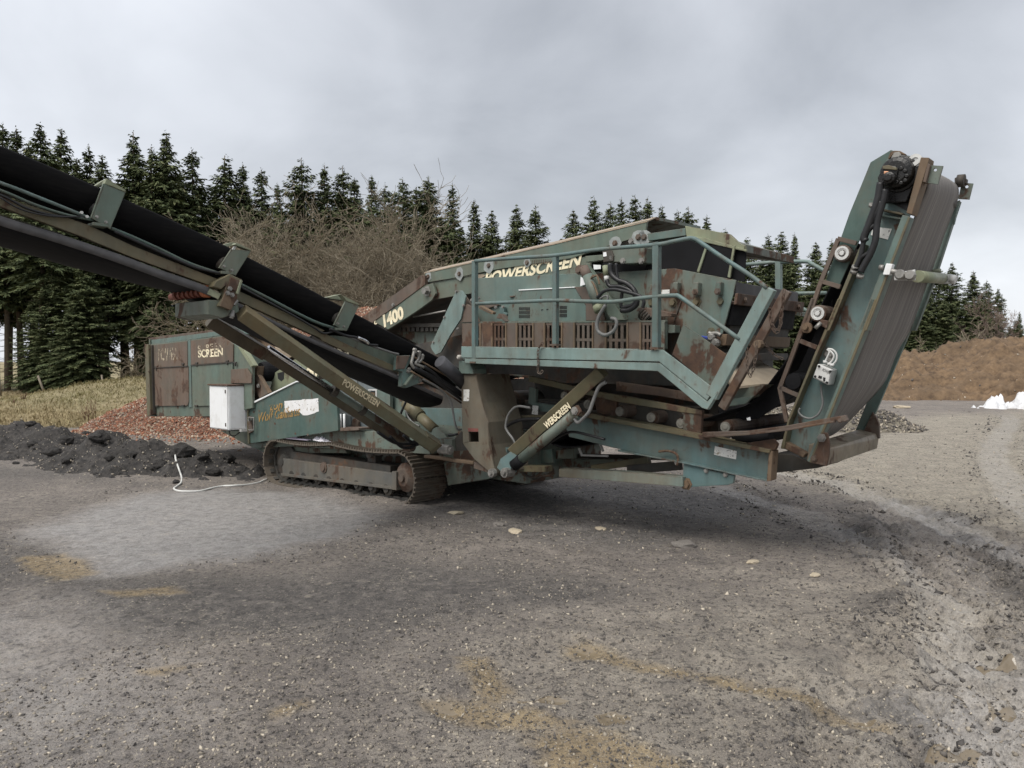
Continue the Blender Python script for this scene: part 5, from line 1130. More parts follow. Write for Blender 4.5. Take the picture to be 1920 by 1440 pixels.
MB().lathe(S(*D7(840,185), VT0-.02), (0,-1,0), [(-.02,.05),(.01,.05),(.01,.025),(.0,.02)], 12).build('eye_ring', M['grey'], tc_); bolt(tc_, S(*D7(535,118), VT0-.02), .025)
MB().bar(S(*D7(380, 175), VT0), S(*D7(820, 250), VT0), .03, .02).build('head_stiffener', M['teal'], tc_)
MB().bar(S(*D7(820, 250), VT0-.03), S(*D7(945, 160), VT0-.03), .02, .03).build('head_stiffener', M['grey'], tc_)
def ear(V, name='ear_bracket', zm=D7, pts=((1090,260),(1292,272),(1205,570),(1010,545)), hole=(1163,335)):
    mb = MB(); c0 = hole; h_ = [(c0[0]+32*math.cos(k*.785), c0[1]+28*math.sin(k*.785)) for k in range(8)]
    mb.px(zm, keyhole(list(pts), h_), V, .02); o_ = mb.build(name, M['tealr'], tc_); return o_
ear(VT0-.02)
PB('ear_plate', D7, [(1040,225),(1085,250),(1010,545),(960,530)], VT0-.06, .1, 'rust', tc_)
ear(VT1+.05, pts=((1600,545),(1785,558),(1720,820),(1540,810)), hole=(1680,610))
MB().cyl(S(*D7(1530,520), VT1), S(*D7(1650,510), VT1), .055).build('bearing_housing', M['dark'], tc_)
PB('ear_block', D7, [(1480,470),(1520,450),(1680,480),(1670,560),(1590,560),(1480,560)], VT1, .06, 'dark', tc_)
# belt over the head drum and down the outside
nearp = spline([S(*p, VT0+.10) for p in (Z8(1320,240),Z8(1385,235),Z8(1432,280),Z8(1440,370),Z8(1390,490),Z8(1305,690),Z8(1230,860),Z8(1145,1060),Z8(1065,1260),Z8(990,1460),B1(885,480),B1(795,690),B1(715,850),B1(662,940),B1(615,1030),B1(540,1090),B1(430,1110))], 3)
farp = spline([S(*p, VT1-.04) for p in (D7(1330,500),D7(1440,525),D7(1515,575),D7(1552,660),D7(1530,850),Z8(1580,680),Z8(1510,880),Z8(1440,1075),Z8(1375,1260),Z8(1305,1440),B1(1200,420),B1(1110,640),B1(1010,770),B1(905,880),B1(790,1000),B1(690,1080),B1(600,1110))], 3)
def loft(A, B, n, th):
    mb = MB(); m = len(A); vs_ = []
    for s_ in (0, 1):
        for k in range(n+1):
            f = k/n
            for i in range(m):
                t = A[min(i+1, m-1)]-A[max(i-1, 0)]; nn = np.array([-t[2], 0, t[0]]); nn /= np.linalg.norm(nn)
                vs_.append(A[i]*(1-f)+B[i]*f+nn*(.018*math.sin(math.pi*f)-th*s_))
    o_ = (n+1)*m; F_ = []
    for k in range(n):
        for i in range(m-1):
            a, b, c, d = k*m+i, k*m+i+1, (k+1)*m+i+1, (k+1)*m+i; F_ += [(a, b, c, d), (d+o_, c+o_, b+o_, a+o_)]
    for i in range(m-1): F_ += [(i, i+o_, i+1+o_, i+1), (n*m+i, n*m+i+1, n*m+i+1+o_, n*m+i+o_)]
    return mb.add(vs_, F_, True)
loft(nearp, farp, 8, .012).build('outer_belt', M['belt'], tc_)
MB().lathe(S(*Z8(1320,320), VT0+.1), (0,1,0), [(-.06,.03),(0,.03),(0,.06),(1.15,.06),(1.15,.03),(1.2,.03)], 20).build('head_drum', M['dark'], tc_)
PB('head_web', D7, [(300,560),(420,300),(900,300),(1000,260),(720,1060),(270,970)], VT0+.055, .02, 'grease', tc_)
# far stringer
mb = MB().px(D7, [(1560,830),(1470,1222),(1400,1222),(1440,900)], VT1, .04); mb.px(B1, [(1355,120),(1000,955),(940,1050),(860,1060),(1240,100)], VT1, .04); mb.px(Z8, [(1680,470),(1640,470),(1310,1440),(1345,1440),(1480,1080),(1610,680)], VT1-.01, .06)
mb.build('far_stringer', M['teal'], tc_)
mb = MB()
MB().px(B1, [(1000,900),(1030,950),(1048,1000),(1052,1110),(1000,1090),(930,1050)], VT1-.02, .04).build('far_foot_plate', M['rust'], tc_)
# inside belt hanging down to the lower part
prof = [Z8(905,780),Z8(810,930),Z8(700,1120),Z8(600,1310),B1(440,270),B1(330,460),B1(220,610),B1(110,750),B1(0,845),Z7(1290,760),Z7(1180,800),Z7(1060,835),Z7(900,850)]
sheet(spline([S(*p, VT0+.12) for p in prof], 3), VT0+.12, VT1-.1, .012, .03, 6).build('inner_belt', M['rubber'], tc_)
PB('belt_edge', D6, [(860,0),(830,60),(560,640),(320,760),(120,960),(0,1040),(0,1100),(200,1080),(420,930),(560,870),(864,170)], VT0+.2, .02, 'rubber', tc_, 0)
# guard frame of flat bars
for a, b in (((D6,700,0),(D6,395,810)), ((Z8,770,750),(Z8,640,1070)), ((Z8,640,1070),(Z8,520,1420)), ((D6,395,800),(D6,460,1110)), ((Z8,765,750),(Z8,905,785)), ((Z8,650,1072),(Z8,785,1112)), ((D6,580,380),(D6,730,440)), ((D6,400,800),(D6,560,870))):
    MB().bar(S(*a[0](*a[1:]), VT0-.02), S(*b[0](*b[1:]), VT0-.02), .035, .028, (0,1,0)).build('guard_bar', M['rust'], tc_, .002)
MB().lathe(S(*D6(640,262), VT0-.04), (0,-1,0), [(-.01,.045),(.012,.045),(.012,.02),(.05,.018)], 12).build('adjuster', M['rusto'], tc_)
MB().cyl(S(*D6(765,215), VT0-.08), S(*D6(712,268), VT0-.10), .016).build('bolt', M['bolt'], tc_); PB('adjuster_block', D6, [(760,185),(830,200),(815,270),(750,240)], VT0-.06, .08, 'rust', tc_)
for zm, x, y, m_ in ((Z8,795,858,'rust'),(Z8,612,1310,'rust'),(D6,510,745,'rubber')):
    c0 = S(*zm(x, y), VT0-.04); MB().lathe(c0, (0,1,0), [(0,.03),(.004,.066),(.03,.07),(1.35,.07)], 18).build('idler_roller', M[m_], tc_)
    if m_ == 'rust': MB().lathe(c0, (0,-1,0), [(-.01,.055),(.006,.055),(.006,.040),(.0,.036),(.0,.02),(.012,.018)], 16).build('roller_cap', M['grey'], tc_)
# drive motor, greasy
g = MB(); g.lathe(S(*D7(600,420), VT0+.03), (0,-1,0), [(0,.14),(.06,.14),(.06,.12),(.13,.115),(.15,.08)], 18); g.px(D7, [(220,460),(330,260),(520,270),(560,330),(500,560),(330,585),(230,540)], VT0-.14, .16); g.px(D7, [(560,270),(860,300),(900,380),(780,640),(690,860),(330,880),(420,560)], VT0-.01, .05)
g.lathe(S(*D7(430,480), VT0-.13), (0,-1,0), [(0,.05),(.05,.045),(.05,.03),(.07,.03)], 10)
for k in range(9): a = k*.7; g.lathe(S(*D7(600+110*math.cos(a), 440+120*math.sin(a)), VT0-.10), (0,-1,0), [(0,.018),(.03,.018)], 6)
g = g.build('drive_motor', M['grease'], tc_, .015)
PB('motor_plate', D7, [(300,270),(400,255),(540,300),(530,340),(440,330),(300,320)], VT0-.155, .02, 'olive', g); PB('copper_plug', D7, [(325,355),(400,358),(395,405),(320,400)], VT0-.16, .03, 'brass', g)
PB('cross_web', D7, [(280,965),(640,1045),(620,1075),(260,1000)], VT0-.02, .06, 'olive', tc_); PB('cross_web', D7, [(270,1060),(620,1120),(600,1150),(250,1090)], VT0+.0, .05, 'teal', tc_)
for pts, r in (([(1085,330),(1070,430),(1050,500),(1000,640),(960,740),(970,770)],.030),([(1120,380),(1100,480),(1060,620),(1045,760),(1010,860),(960,950),(935,1000)],.026),([(1090,470),(1050,560),(1000,660),(965,740)],.022),([(1060,640),(1000,680),(960,760),(935,880),(890,985)],.020),([(1045,780),(1000,850),(930,900),(905,960)],.018)): hose(Z8, pts, VT0-.13, r, 'hose', tc_)
for x, y in ((1027,490),(888,985),(935,1020),(897,955)): MB().cyl(S(*Z8(x, y), VT0-.13), S(*Z8(x-8, y+22), VT0-.12), .028, 8).build('fitting', M['bolt'], tc_)
PB('paper_label', Z8, [(1030,660),(1168,676),(1138,757),(1010,722)], VT0+.045, .002, 'sticker', tc_, 0)
# junction box with cables
jb = PB('junction_box', D6, [(735,585),(862,640),(830,780),(690,710)], VT0-.10, .13, 'grey', tc_, .008)
PB('lid', D6, [(740,592),(855,642),(828,770),(700,706)], VT0-.115, .014, 'grey', jb, .004)
textS('POWER', D6, (772,650), (842,680), (785,628), VT0-.118, 'ink', jb, bold=.0)
PB('print', D6, [(745,690),(775,700),(770,722),(738,712)], VT0-.118, .002, 'ink', jb, 0)
PB('print', D6, [(785,705),(806,712),(800,745),(782,738)], VT0-.118, .002, 'ink', jb, 0)
for x, y in ((748,608),(848,655),(712,700),(818,755)): bolt(jb, S(*D6(x, y), VT0-.117), .007, mat='ink')
for pts in ([(800,570),(825,520),(840,480),(820,455)], [(835,590),(870,550),(880,510),(850,470),(825,455)], [(860,600),(900,560),(905,500),(870,460),(828,452)]): hose(D6, pts, VT0-.06, .008, 'grey', jb, 'cable')
for x, y in ((800,580),(838,598),(862,608)): MB().cyl(S(*D6(x, y), VT0-.06), S(*D6(x+4, y-22), VT0-.06), .018, 8).build('cable_gland', M['grey'], jb)
hose(D6, [(765,770),(770,850),(780,950),(740,1040),(670,1078),(600,1060),(565,1020),(575,985)], VT0-.02, .009, 'hoseg', jb, 'cable')
for x, y in ((852,505),(845,550),(820,500)): bolt(tc_, S(*D6(x, y), VT0+.045), .016)
# scraper roller across the belt
sr = MB().cyl(S(*Z8(1345,1035), VT0-.02), S(*Z8(1345,1035), VT0-.02)+np.array([.02, 1.35, .02]), .048, 12)
p_ = S(*Z8(1275,1020), VT0-.05); a_ = C(*Z8(1340,1040), p_[0]+.06)
sr = MB(); pn, pf = S(*Z8(1330,1035), VT0+.02)+[.03,0,0], S(*Z8(1545,1048), VT1+.02)
sr.cyl(pn, pf, .047, 12); sr = sr.build('scraper_roller', M['olivel'], tc_)
PB('scraper_plate', Z8, [(1185,1010),(1342,980),(1342,1062),(1185,1062)], VT0-.07, .02, 'grey', sr); PB('scraper_plate', Z8, [(1520,1018),(1612,1020),(1612,1088),(1520,1088)], VT1+.03, .02, 'grey', sr)
for x, y, V in ((1235,1020,VT0-.09),(1310,1025,VT0-.09)): MB().lathe(S(*Z8(x, y), V), (0,-1,0), [(-.02,.035),(.02,.04),(.035,.03)], 10).build('nut', M['bolt'], sr)
MB().cyl(S(*Z8(1140,985), VT0-.07), S(*Z8(1225,1010), VT0-.07), .02, 8).build('tension_bolt', M['bolt'], sr)
PB('tension_lug', Z8, [(1125,935),(1175,940),(1150,1022),(1100,1020)], VT0-.09, .06, 'white', sr); MB().cyl(S(*Z8(1075,965), VT0-.07), S(*Z8(1110,968), VT0-.07), .022, 8).build('nut', M['bolt'], sr)
MB().cyl(S(*Z8(1605,1050), VT1+.05), S(*Z8(1650,1060), VT1+.05), .04, 8).build('nut', M['grey'], sr); MB().cyl(S(*Z8(1490,985), VT1), S(*Z8(1495,1010), VT1), .05, 8).build('nut', M['olivel'], sr)
# foot of the raised part
ft = PB('foot_bracket', B1, [(590,1058),(640,1068),(655,1150),(652,1240),(632,1330),(500,1300),(545,1180)], VT0-.07, .03, 'rust', tc_, .004)
pn = S(*B1(650,1215), VT0-.05); 
mb = MB(); pf = S(*B1(1048,1080), VT1+.03)
a = [S(*B1(652,1195), VT0-.05), S(*B1(648,1240), VT0-.05), S(*B1(632,1330), VT0-.05)]; b = [S(*B1(1035,1068), VT1+.02), S(*B1(1050,1108), VT1+.02), S(*B1(1035,1190), VT1+.02)]
back = np.array([-.16, 0, .03])
mb.add([a[0]+back, a[0], a[1], a[2], a[2]+back, b[0]+back, b[0], b[1], b[2], b[2]+back], [(0,1,6,5),(1,2,7,6),(2,3,8,7),(3,4,9,8),(0,4,3,2,1),(5,6,7,8,9),(0,5,9,4)])
mb.build('foot_beam', M['foot'], tc_, .006)
bolt(ft, S(*B1(595,1105), VT0-.075), .025); bolt(ft, S(*B1(535,1268), VT0-.075), .02, mat='rust')
PB('foot_tie', D6, [(440,1285),(630,1395),(600,1430),(420,1340)], VT0-.03, .08, 'rusto', tc_); PB('hinge_plate', D6, [(90,1300),(330,1265),(370,1310),(350,1360),(250,1370),(240,1350)], .45, .05, 'rust', tc_)
PB('under_dark', B1, [(210,1230),(360,1240),(480,1290),(600,1325),(560,1345),(210,1385)], .9, .5, 'dark', tc_)  # dark shape below the foot
MB().lathe(S(*D6(30,1260), .58), (0,1,0), [(0,.05),(.0,.075),(1.2,.075)], 16).build('tail_drum', M['rubber'], tc_)
MB().cyl(S(*D6(20,1260), .55), S(*D6(320,1235), .55), .06, 14).build('drum_shaft', M['rubber'], tc_)
bent = PB('bent_angle_iron', B1, [(-355,1060),(0,1050),(330,1005),(600,955),(780,925),(798,968),(780,980),(700,965),(690,985),(330,1040),(0,1075),(-355,1105)], .38, .05, 'rust', tc_, .006, 'bent rusty angle iron across the conveyor foot')
bolt(bent, S(*B1(742,965), .375), .015, mat='rust')
PB('iron_lip', B1, [(-330,1090),(0,1068),(330,1030),(690,970),(690,985),(330,1048),(0,1085),(-330,1105)], .33, .06, 'rust', bent)
PB('small_white_tag', D6, [(95,1075),(125,1065),(130,1095),(100,1095)], .6, .01, 'white', tc_, 0)

# ---------------------------------------------------------------- side conveyor: runs out from the machine to the left
UN, UF = .75, .12
sc = MB(); top = [Z1(-700,340),Z1(0,585),Z1(650,800),Z1(1000,965),Z1(1640,1215),Z2(840,345),Z2(1480,640),B7(690,300),B7(1000,450),B7(1380,620)]
bot = [Z1(-700,405),Z1(0,668),Z1(600,890),Z1(1000,1055),Z1(1590,1268),Z2(840,425),Z2(1440,695),B7(690,380),B7(1000,520),B7(1380,680)]
poly = [C(*p, UN) for p in top]+[C(*p, UN) for p in bot[::-1]]
sc.prism(poly, (-.05, 0, 0)); sc.prism([p+np.array([UF-UN, 0, 0]) for p in poly], (.05, 0, 0))
sc = sc.build('side_conveyor', M['olive'], ROOT, .005)
def along(pts, U): return spline([C(*p, U) for p in pts], 4)
def crossbelt(path, section, mat, name, sag=None):
    """section: (u, dz) swept along a path in the v-z plane"""
    mb = MB(); m = len(section); n = len(path); sag = sag or [1.0]*n; vs_ = [np.array([u, p[1], p[2]+dz*g_]) for p, g_ in zip(path, sag) for u, dz in section]
    vs_ += [v_+np.array([0, 0, .012]) for v_ in vs_]; o_ = m*n; F_ = []
    for i in range(n-1):
        for k in range(m-1): a, b, c, d = i*m+k, i*m+k+1, (i+1)*m+k+1, (i+1)*m+k; F_ += [(a, b, c, d), (a+o_, d+o_, c+o_, b+o_)]
        for k in (0, m-1): a, d = i*m+k, (i+1)*m+k; F_.append((a, d, d+o_, a+o_))
    for i in (0, n-1):
        for k in range(m-1): a, b = i*m+k, i*m+k+1; F_.append((a, b, b+o_, a+o_))
    return mb.add(vs_, F_, True).build(name, M[mat], sc)
UB0, UB1 = .76, .08; um = (UB0+UB1)/2
cpath = along([(-170,205),(0,276),(120,326),(235,377),(330,419),(400,452),(470,488),(560,534),(640,577),(720,619),(814,668),(870,698)], UB0)
h_ = .205
crossbelt(cpath, [(UB0,0),(UB0-.02,-.05),(UB0-.07,-.12),(UB0-.16,-.18),(UB0-.28,-h_),(UB1+.28,-h_),(UB1+.16,-.18),(UB1+.07,-.12),(UB1,0)], 'sbelt', 'carrying_belt')
rp = along([(-170,348),(0,408),(110,442),(220,479),(300,509),(382,538),(430,562),(475,585),(590,640),(740,704),(830,745)], UN)
crossbelt(rp, [(.755,0),(.75,-.03),(.735,-.062),(.70,-.085),(.55,-.115),(.42,-.125),(.28,-.11),(.12,-.05)], 'sbelt', 'return_belt', [float(np.interp(i/(len(rp)-1), [0,.25,.42,.5,.6,.75,1], [1,1,.55,.12,.12,.8,1])) for i in range(len(rp))])
eb = MB(); E1 = [p+np.array([.008, 0, .012]) for p in rp]; n = len(rp); vs_ = []
for i, p in enumerate(E1): w = .065 if i < n*.55 else .04; vs_ += [p, p+np.array([-.004, 0, -w]), p+np.array([-.01, 0, 0]), p+np.array([-.014, 0, -w])]
eb.add(vs_, [f for i in range(n-1) for f in ((4*i,4*i+1,4*i+5,4*i+4),(4*i+2,4*i+6,4*i+7,4*i+3),(4*i,4*i+4,4*i+6,4*i+2),(4*i+1,4*i+3,4*i+7,4*i+5))], True).build('belt_edge', M['beltgrey'], sc)  # lighter grey strip along the return belt's near edge
def idler(zm, f, cap, capb, shine, k):
    mb = MB(); q = [C(*zm(*p), UN+.05) for p in f]; mb.prism(q, (-.018, 0, 0))
    mb.prism([q[0], q[3], q[3]+[-.02, 0, 0], q[0]+[-.02, 0, 0]], (0, -.010, 0)); b_ = mb.build('idler_bracket', M['green'], sc, .003)
    mb = MB(); c = [C(*zm(*p), UN+.055) for p in cap]; mb.prism(c, (-.06, 0, 0)); mb.build('cap', M['olivel'], b_, .003)
    mb = MB(); c = [C(*zm(*p), UN-.10) for p in capb]; mb.prism(c, (-.10, 0, 0)); mb.build('cap_wing', M['olivel'], b_, .002)
    mb = MB(); c = [C(*zm(*p), UN+.02) for p in shine]; mb.prism(c, (-.01, 0, 0)); mb.build('worn_edge', M['grey'], b_)
    mb = MB(); q2 = (q[2]+q[3])/2; mb.box(q2+[-.10, -.06, -.02], q2+[.01, .05, .004]); mb.build('foot_plate', M['green'], b_, .003)
    q3 = (q[0]*.35+q[3]*.65); MB().cyl(q3+[-.05, .05, 0], q3+[UB1-UB0+.1, .05, 0], .05, 12).build('trough_roller', M['dark'], b_)
    for s_ in (.25, .75): bolt(b_, q[3]*(1-s_)+q[2]*s_+np.array([.001, 0, .03]), .009, (1,0,0))
idler(Z1, [(785,497),(943,562),(828,838),(690,757)], [(785,497),(800,457),(945,545),(943,562)], [(702,520),(792,462),(800,470),(786,500),(715,525)], [(785,500),(800,505),(765,660),(740,680),(745,640)], 0)
idler(Z2, [(840,45),(925,40),(905,105),(800,222)][0:0] or [(783,30),(925,40),(808,228),(690,170)], [(800,-5),(812,-20),(922,30),(925,42)], [(660,10),(790,-25),(810,-15),(795,0),(700,20)], [(800,0),(818,5),(760,100),(742,130),(745,90)], 1)
idler(Z2, [(1638,420),(1735,450),(1640,645),(1550,600)], [(1640,420),(1600,368),(1730,435),(1735,452)], [(1495,390),(1600,366),(1640,400),(1625,412),(1520,402)], [(1635,420),(1655,425),(1600,530),(1575,545)], 2)
# idler brackets out of frame on the left, and the head end
for zm, x, y in ((AB, -60, 268),):
    p = C(x, y, UN+.05); MB().box(p+[-.02, -.08, -.2], p+[0, .08, .12]).build('idler_bracket', M['green'], sc, .003)
p = cpath[0]; MB().lathe(np.array([UB0, p[1]-.05, p[2]-.19]), (-1,0,0), [(-.06,.03),(0,.03),(0,.16),(.85,.16),(.85,.03),(.91,.03)], 20).build('head_drum', M['rubber'], sc)
for u in (UN+.02, UF-.04): MB().box((u, p[1]-.3, p[2]-.35), (u+.02, p[1]+.3, p[2]-.05)).build('head_side_plate', M['green'], sc, .004)
# pipes and hoses along the stringer
def hoseC(zm, pts, U, r, mat, parent=sc, name='hose'): return MB().tube(spline([C(*zm(*p), U) for p in pts]), r, 7).build(name, M[mat], parent)
hoseC(Z1, [(-500,330),(0,490),(300,605),(560,710),(700,770)], UN+.02, .013, 'tealblue', sc, 'pipe')
hoseC(Z1, [(-500,370),(0,545),(250,650),(480,725),(690,770)], UN+.03, .010, 'panel'); hoseC(Z1, [(-500,400),(0,580),(200,680),(420,738),(640,750)], UN+.03, .009, 'hose'); hoseC(Z1, [(0,600),(160,690),(380,740),(600,745)], UN+.04, .006, 'hose')
hoseC(Z1, [(830,830),(1000,900),(1200,990),(1420,1095),(1640,1170)], UN+.02, .014, 'panel', sc, 'pipe'); hoseC(Z1, [(860,855),(1100,965),(1300,1055),(1480,1130),(1690,1180)], UN+.03, .011, 'hose')
hoseC(Z2, [(840,290),(1060,400),(1250,500),(1420,580),(1560,625)], UN+.02, .014, 'panel', sc, 'pipe'); hoseC(Z2, [(840,310),(1100,450),(1300,560),(1400,620),(1470,660),(1560,640)], UN+.03, .010, 'hose')
hoseC(B7, [(760,270),(900,330),(1000,350),(1060,390),(1120,415),(1190,420)], UN+.04, .014, 'hose'); hoseC(B7, [(1010,350),(1080,380),(1110,405)], UN+.06, .016, 'chrome')
hoseC(B7, [(900,330),(1100,410),(1300,480),(1380,500)], UN+.03, .012, 'hoseg')
for x, y in ((610,715),(650,745)): MB().lathe(C(*Z1(x, y), UN+.04), (1,0,0), [(-.01,.010),(.012,.011)], 8).build('fitting', M['grey'], sc)
# knuckle bracket, cross member and return roller
kn = PC('knuckle_bracket', Z2, [(765,215),(858,258),(840,365),(800,440),(775,487),(680,455),(715,385),(735,300),(700,330),(640,310),(660,270)], UN+.09, .10, 'olive', sc, .006)
PC('knuckle_face', Z2, [(770,235),(850,268),(832,355),(750,320)], UN+.10, .01, 'rust', kn); PC('knuckle_lip', Z2, [(845,258),(862,266),(828,370),(812,362)], UN+.11, .05, 'olivel', kn)
PC('knuckle_lower', Z2, [(735,335),(822,372),(775,488),(690,455)], UN+.10, .01, 'rusto', kn)
for x, y in ((765,325),(748,358),(782,372)): bolt(kn, C(*Z2(x, y), UN+.105), .014, (1,0,0))
p = C(*Z2(690,455), UN+.05); mb = MB(); mb.prism([p+[0,-.10,.045], p+[0,.16,.05], p+[0,.17,-.04], p+[0,.02,-.10], p+[0,-.10,-.075]], (UF-UN+.02, 0, 0)); mb.build('cross_member', M['green'], sc, .006)
p = C(*Z2(598,345), UN-.02); rl = MB(); rl.cyl(p, p+[UF-UN-.05, 0, -.01], .030, 10)
for k in range(7): a = p+np.array([-.02-k*.085, 0, 0]); rl.lathe(a, (-1,0,0), [(0,.045),(.035,.045)], 12)
rl = rl.build('return_roller', M['redr'] if 'redr' in M else M.setdefault('redr', simple('red rubber disc', (.17, .055, .035), .75, var=.35)), sc)
MB().lathe(p, (1,0,0), [(-.05,.052),(.01,.052),(.01,.035),(.02,.03)], 14).build('roller_cap', M['brickor'] if 'brickor' in M else M.setdefault('brickor', simple('orange roller end', (.33, .11, .045), .7)), sc)
MB().bar(p+[.02,0,0], C(*Z2(690,385), UN+.06), .03, .05).build('roller_hanger', M['olivel'], sc)
MB().lathe(C(*Z2(782,515), UN+.06), (0,-.3,-1), [(-.03,.014),(0,.02),(.02,.024),(.02,.02),(.035,.018)], 10).build('nut', M['bolt'], kn); MB().lathe(C(*Z2(810,428), UN+.08), (0,-.5,-.6), [(-.02,.014),(.03,.014)], 8).build('nut', M['bolt'], kn)
# support struts
s1a, s1b = C(*Z2(850,500), UN+.05), C(*AB(812,834), UN-.02)
M['strutp'] = rusty('strut paint worn to brown', (.145, .155, .105), (.17, .125, .062), .34, dust=.45, dustc=(.20, .145, .07), sc=.9)
s1 = MB().bar(s1a, s1b, .115, .115, (.75, 0, 1)).build('support_strut', M['strutp'], sc, .008)
MB().bar(s1b+(s1a-s1b)*.07, s1b+(s1b-s1a)*.02, .10, .14, (.75, 0, 1)).build('strut_end', M['olive'], s1, .006)
MB().lathe(C(*AB(837,843), UN-.0), (1,0,0), [(-.1,.055),(.06,.055),(.06,.03),(.09,.03)], 10).build('pin', M['bolt'], s1)
dvec = (s1b-s1a)/np.linalg.norm(s1b-s1a); fn = np.array([1., 0, 0])*.75+np.array([0, 0, 1.]); fn -= dvec*(fn@dvec); fn /= np.linalg.norm(fn); fs = np.cross(dvec, fn)
fs = fs if fs[0] > 0 else -fs
# lettering lies on the strut's viewer-facing side
def on_strut(px, py):                            # pixel on the plane of that face
    pl0 = s1a+fs*.0585 if abs(fs[0]) > abs(fn[0]) else s1a+fn*.0585; nn = fs if abs(fs[0]) > abs(fn[0]) else fn
    d = rayM(px, py); t = ((pl0-CM)@nn)/(d@nn); return CM+d*t+nn*.003
text('POWERSCREEN', on_strut(*D2(648,487)), on_strut(*D2(1180,825)), on_strut(*D2(690,398)), 'letter', s1, bold=.03)
s2a, s2b = C(*Z2(610,560), UF-.06), C(*Z2(1030,815), UF-.06); s2c = C(*AB(765,838), UF-.05)
s2 = MB().bar(s2a, s2b, .09, .12, (.5, 0, 1)).build('support_strut', M['dark2'] if 'dark2' in M else M.setdefault('dark2', rusty('dark olive steel', (.085, .078, .052), (.10, .075, .05), .35, dust=.4)), sc, .006)
MB().bar(s2b, s2b+(s2c-s2b)*.95, .07, .09, (.5, 0, 1)).build('strut_sleeve', M['dark2'], s2, .006)
up = np.array([.05, 0, .06]); MB().cyl(s2b+up, s2b+(s2c-s2b)*.42+up, .028, 12).build('ram_rod', M['chrome'], s2); MB().cyl(s2b+(s2c-s2b)*.42+up, s2b+(s2c-s2b)*.97+up, .04, 12).build('ram_barrel', M['tealr'], s2)
for k in (.42, .62): MB().lathe(s2b+(s2c-s2b)*k+up, tuple(s2c-s2b), [(-.03,.058),(.03,.058)], 12).build('ram_collar', M['dark'], s2)
MB().lathe(s2c, (1,0,0), [(-.05,.05),(.08,.05),(.08,.03),(.1,.03)], 10).build('pin', M['rust'], s2)
for pts in ([(1190,1200),(1330,1290),(1440,1310),(1560,1290)], [(1300,1240),(1400,1330),(1480,1340),(1570,1300)], [(1420,1230),(1500,1290),(1550,1260)]): hoseC(B7, pts, .3, .018, 'hose', s2)
# tail hinge and fittings
th_ = PC('tail_hinge', D3, [(30,150),(165,145),(180,200),(120,285),(175,290),(285,400),(270,432),(120,485),(70,470),(80,320),(20,300)], UN+.06, .06, 'teal', sc, .005)
PC('hinge_plate', D3, [(30,150),(160,148),(105,285),(20,290)], UN+.07, .02, 'rust', th_)
PC('gusset_rib', D3, [(195,335),(210,340),(130,460),(110,455)], UN+.10, .04, 'green', th_)
for x, y in ((140,310),(205,365),(265,405),(150,290)): bolt(th_, C(*D3(x, y), UN+.065), .016, (1,0,0))
for pts in ([(205,95),(185,180),(175,230),(200,280)], [(250,130),(245,180),(215,230),(250,250),(300,270)], [(280,160),(270,200),(240,220)]): hoseC(D3, pts, UN+.1, .017, 'bolt', th_, 'elbow')
for x, y in ((208,105),(252,132),(282,165)): MB().lathe(C(*D3(x, y), UN+.1), (0,0,1), [(-.02,.02),(.02,.026),(.035,.015)], 8).build('nut', M['bolt'], th_)
for pts, r, m_ in (([(180,150),(420,290),(690,440)],.010,'rusto'), ([(170,310),(440,470),(690,640)],.010,'rusto'), ([(200,275),(350,350),(470,420),(600,500),(700,560)],.024,'hose'), ([(300,260),(400,330),(480,400),(700,540)],.020,'hose'), ([(290,390),(450,480),(560,590),(600,700),(620,830),(650,910),(690,915)],.012,'hoseg'), ([(250,280),(450,430),(700,610)],.016,'hose')): hoseC(D3, pts, UN+.10, r, m_, th_)
MB().cyl(C(*D3(470,205), UN+.16), C(*D3(720,440), UN+.16), .07, 16).build('grey_cylinder', M['greycyl'] if 'greycyl' in M else M.setdefault('greycyl', simple('grey plastic pipe', (.045, .045, .05), .45)), th_)
MB().cyl(S(*D3(120,640), .3), S(*D3(270,780), .3), .075).build('fold_ram', M['olive'], sc); MB().cyl(S(*D3(250,765), .3), S(*D3(420,920), .3), .062).build('fold_ram', M['olive'], sc); PB('fold_ram_lug', D3, [(360,930),(430,890),(520,960),(560,1040),(420,1060)], .25, .12, 'tealr', sc)
PB('base_block', D3, [(410,1010),(590,1020),(600,1140),(520,1150),(400,1090)], .0, .3, 'tealr', sc, .006)
hose(D3, [(420,890),(480,960),(560,975),(650,965)], .3, .014, 'hose', sc); hose(D3, [(110,720),(150,800),(200,850),(260,880)], .2, .01, 'hoseg', sc)
for pts in ([(50,960),(120,1040),(200,1070),(300,1020)], [(0,980),(100,1060),(220,1080)], [(120,620),(60,760),(20,900)]): hose(D3, pts, .15, .014, 'hose', sc)
# feeding boot between the belts
bt = PC('feeding_boot', B7, [(690,350),(800,330),(930,345),(1080,400),(1360,500),(1380,620),(1200,560),(900,440),(700,390)], UN-.05, .5, 'green', sc)
PC('boot_band', B7, [(600,330),(760,420),(960,510),(1140,580),(1370,660),(1370,700),(1100,610),(900,530),(700,440),(600,380)], UN+.0, .03, 'dark', bt)
text('POWER', C(*B7(800,462), UN+.005), C(*B7(935,510), UN+.005), C(*B7(805,440), UN+.005), 'letterp', bt, bold=.03)
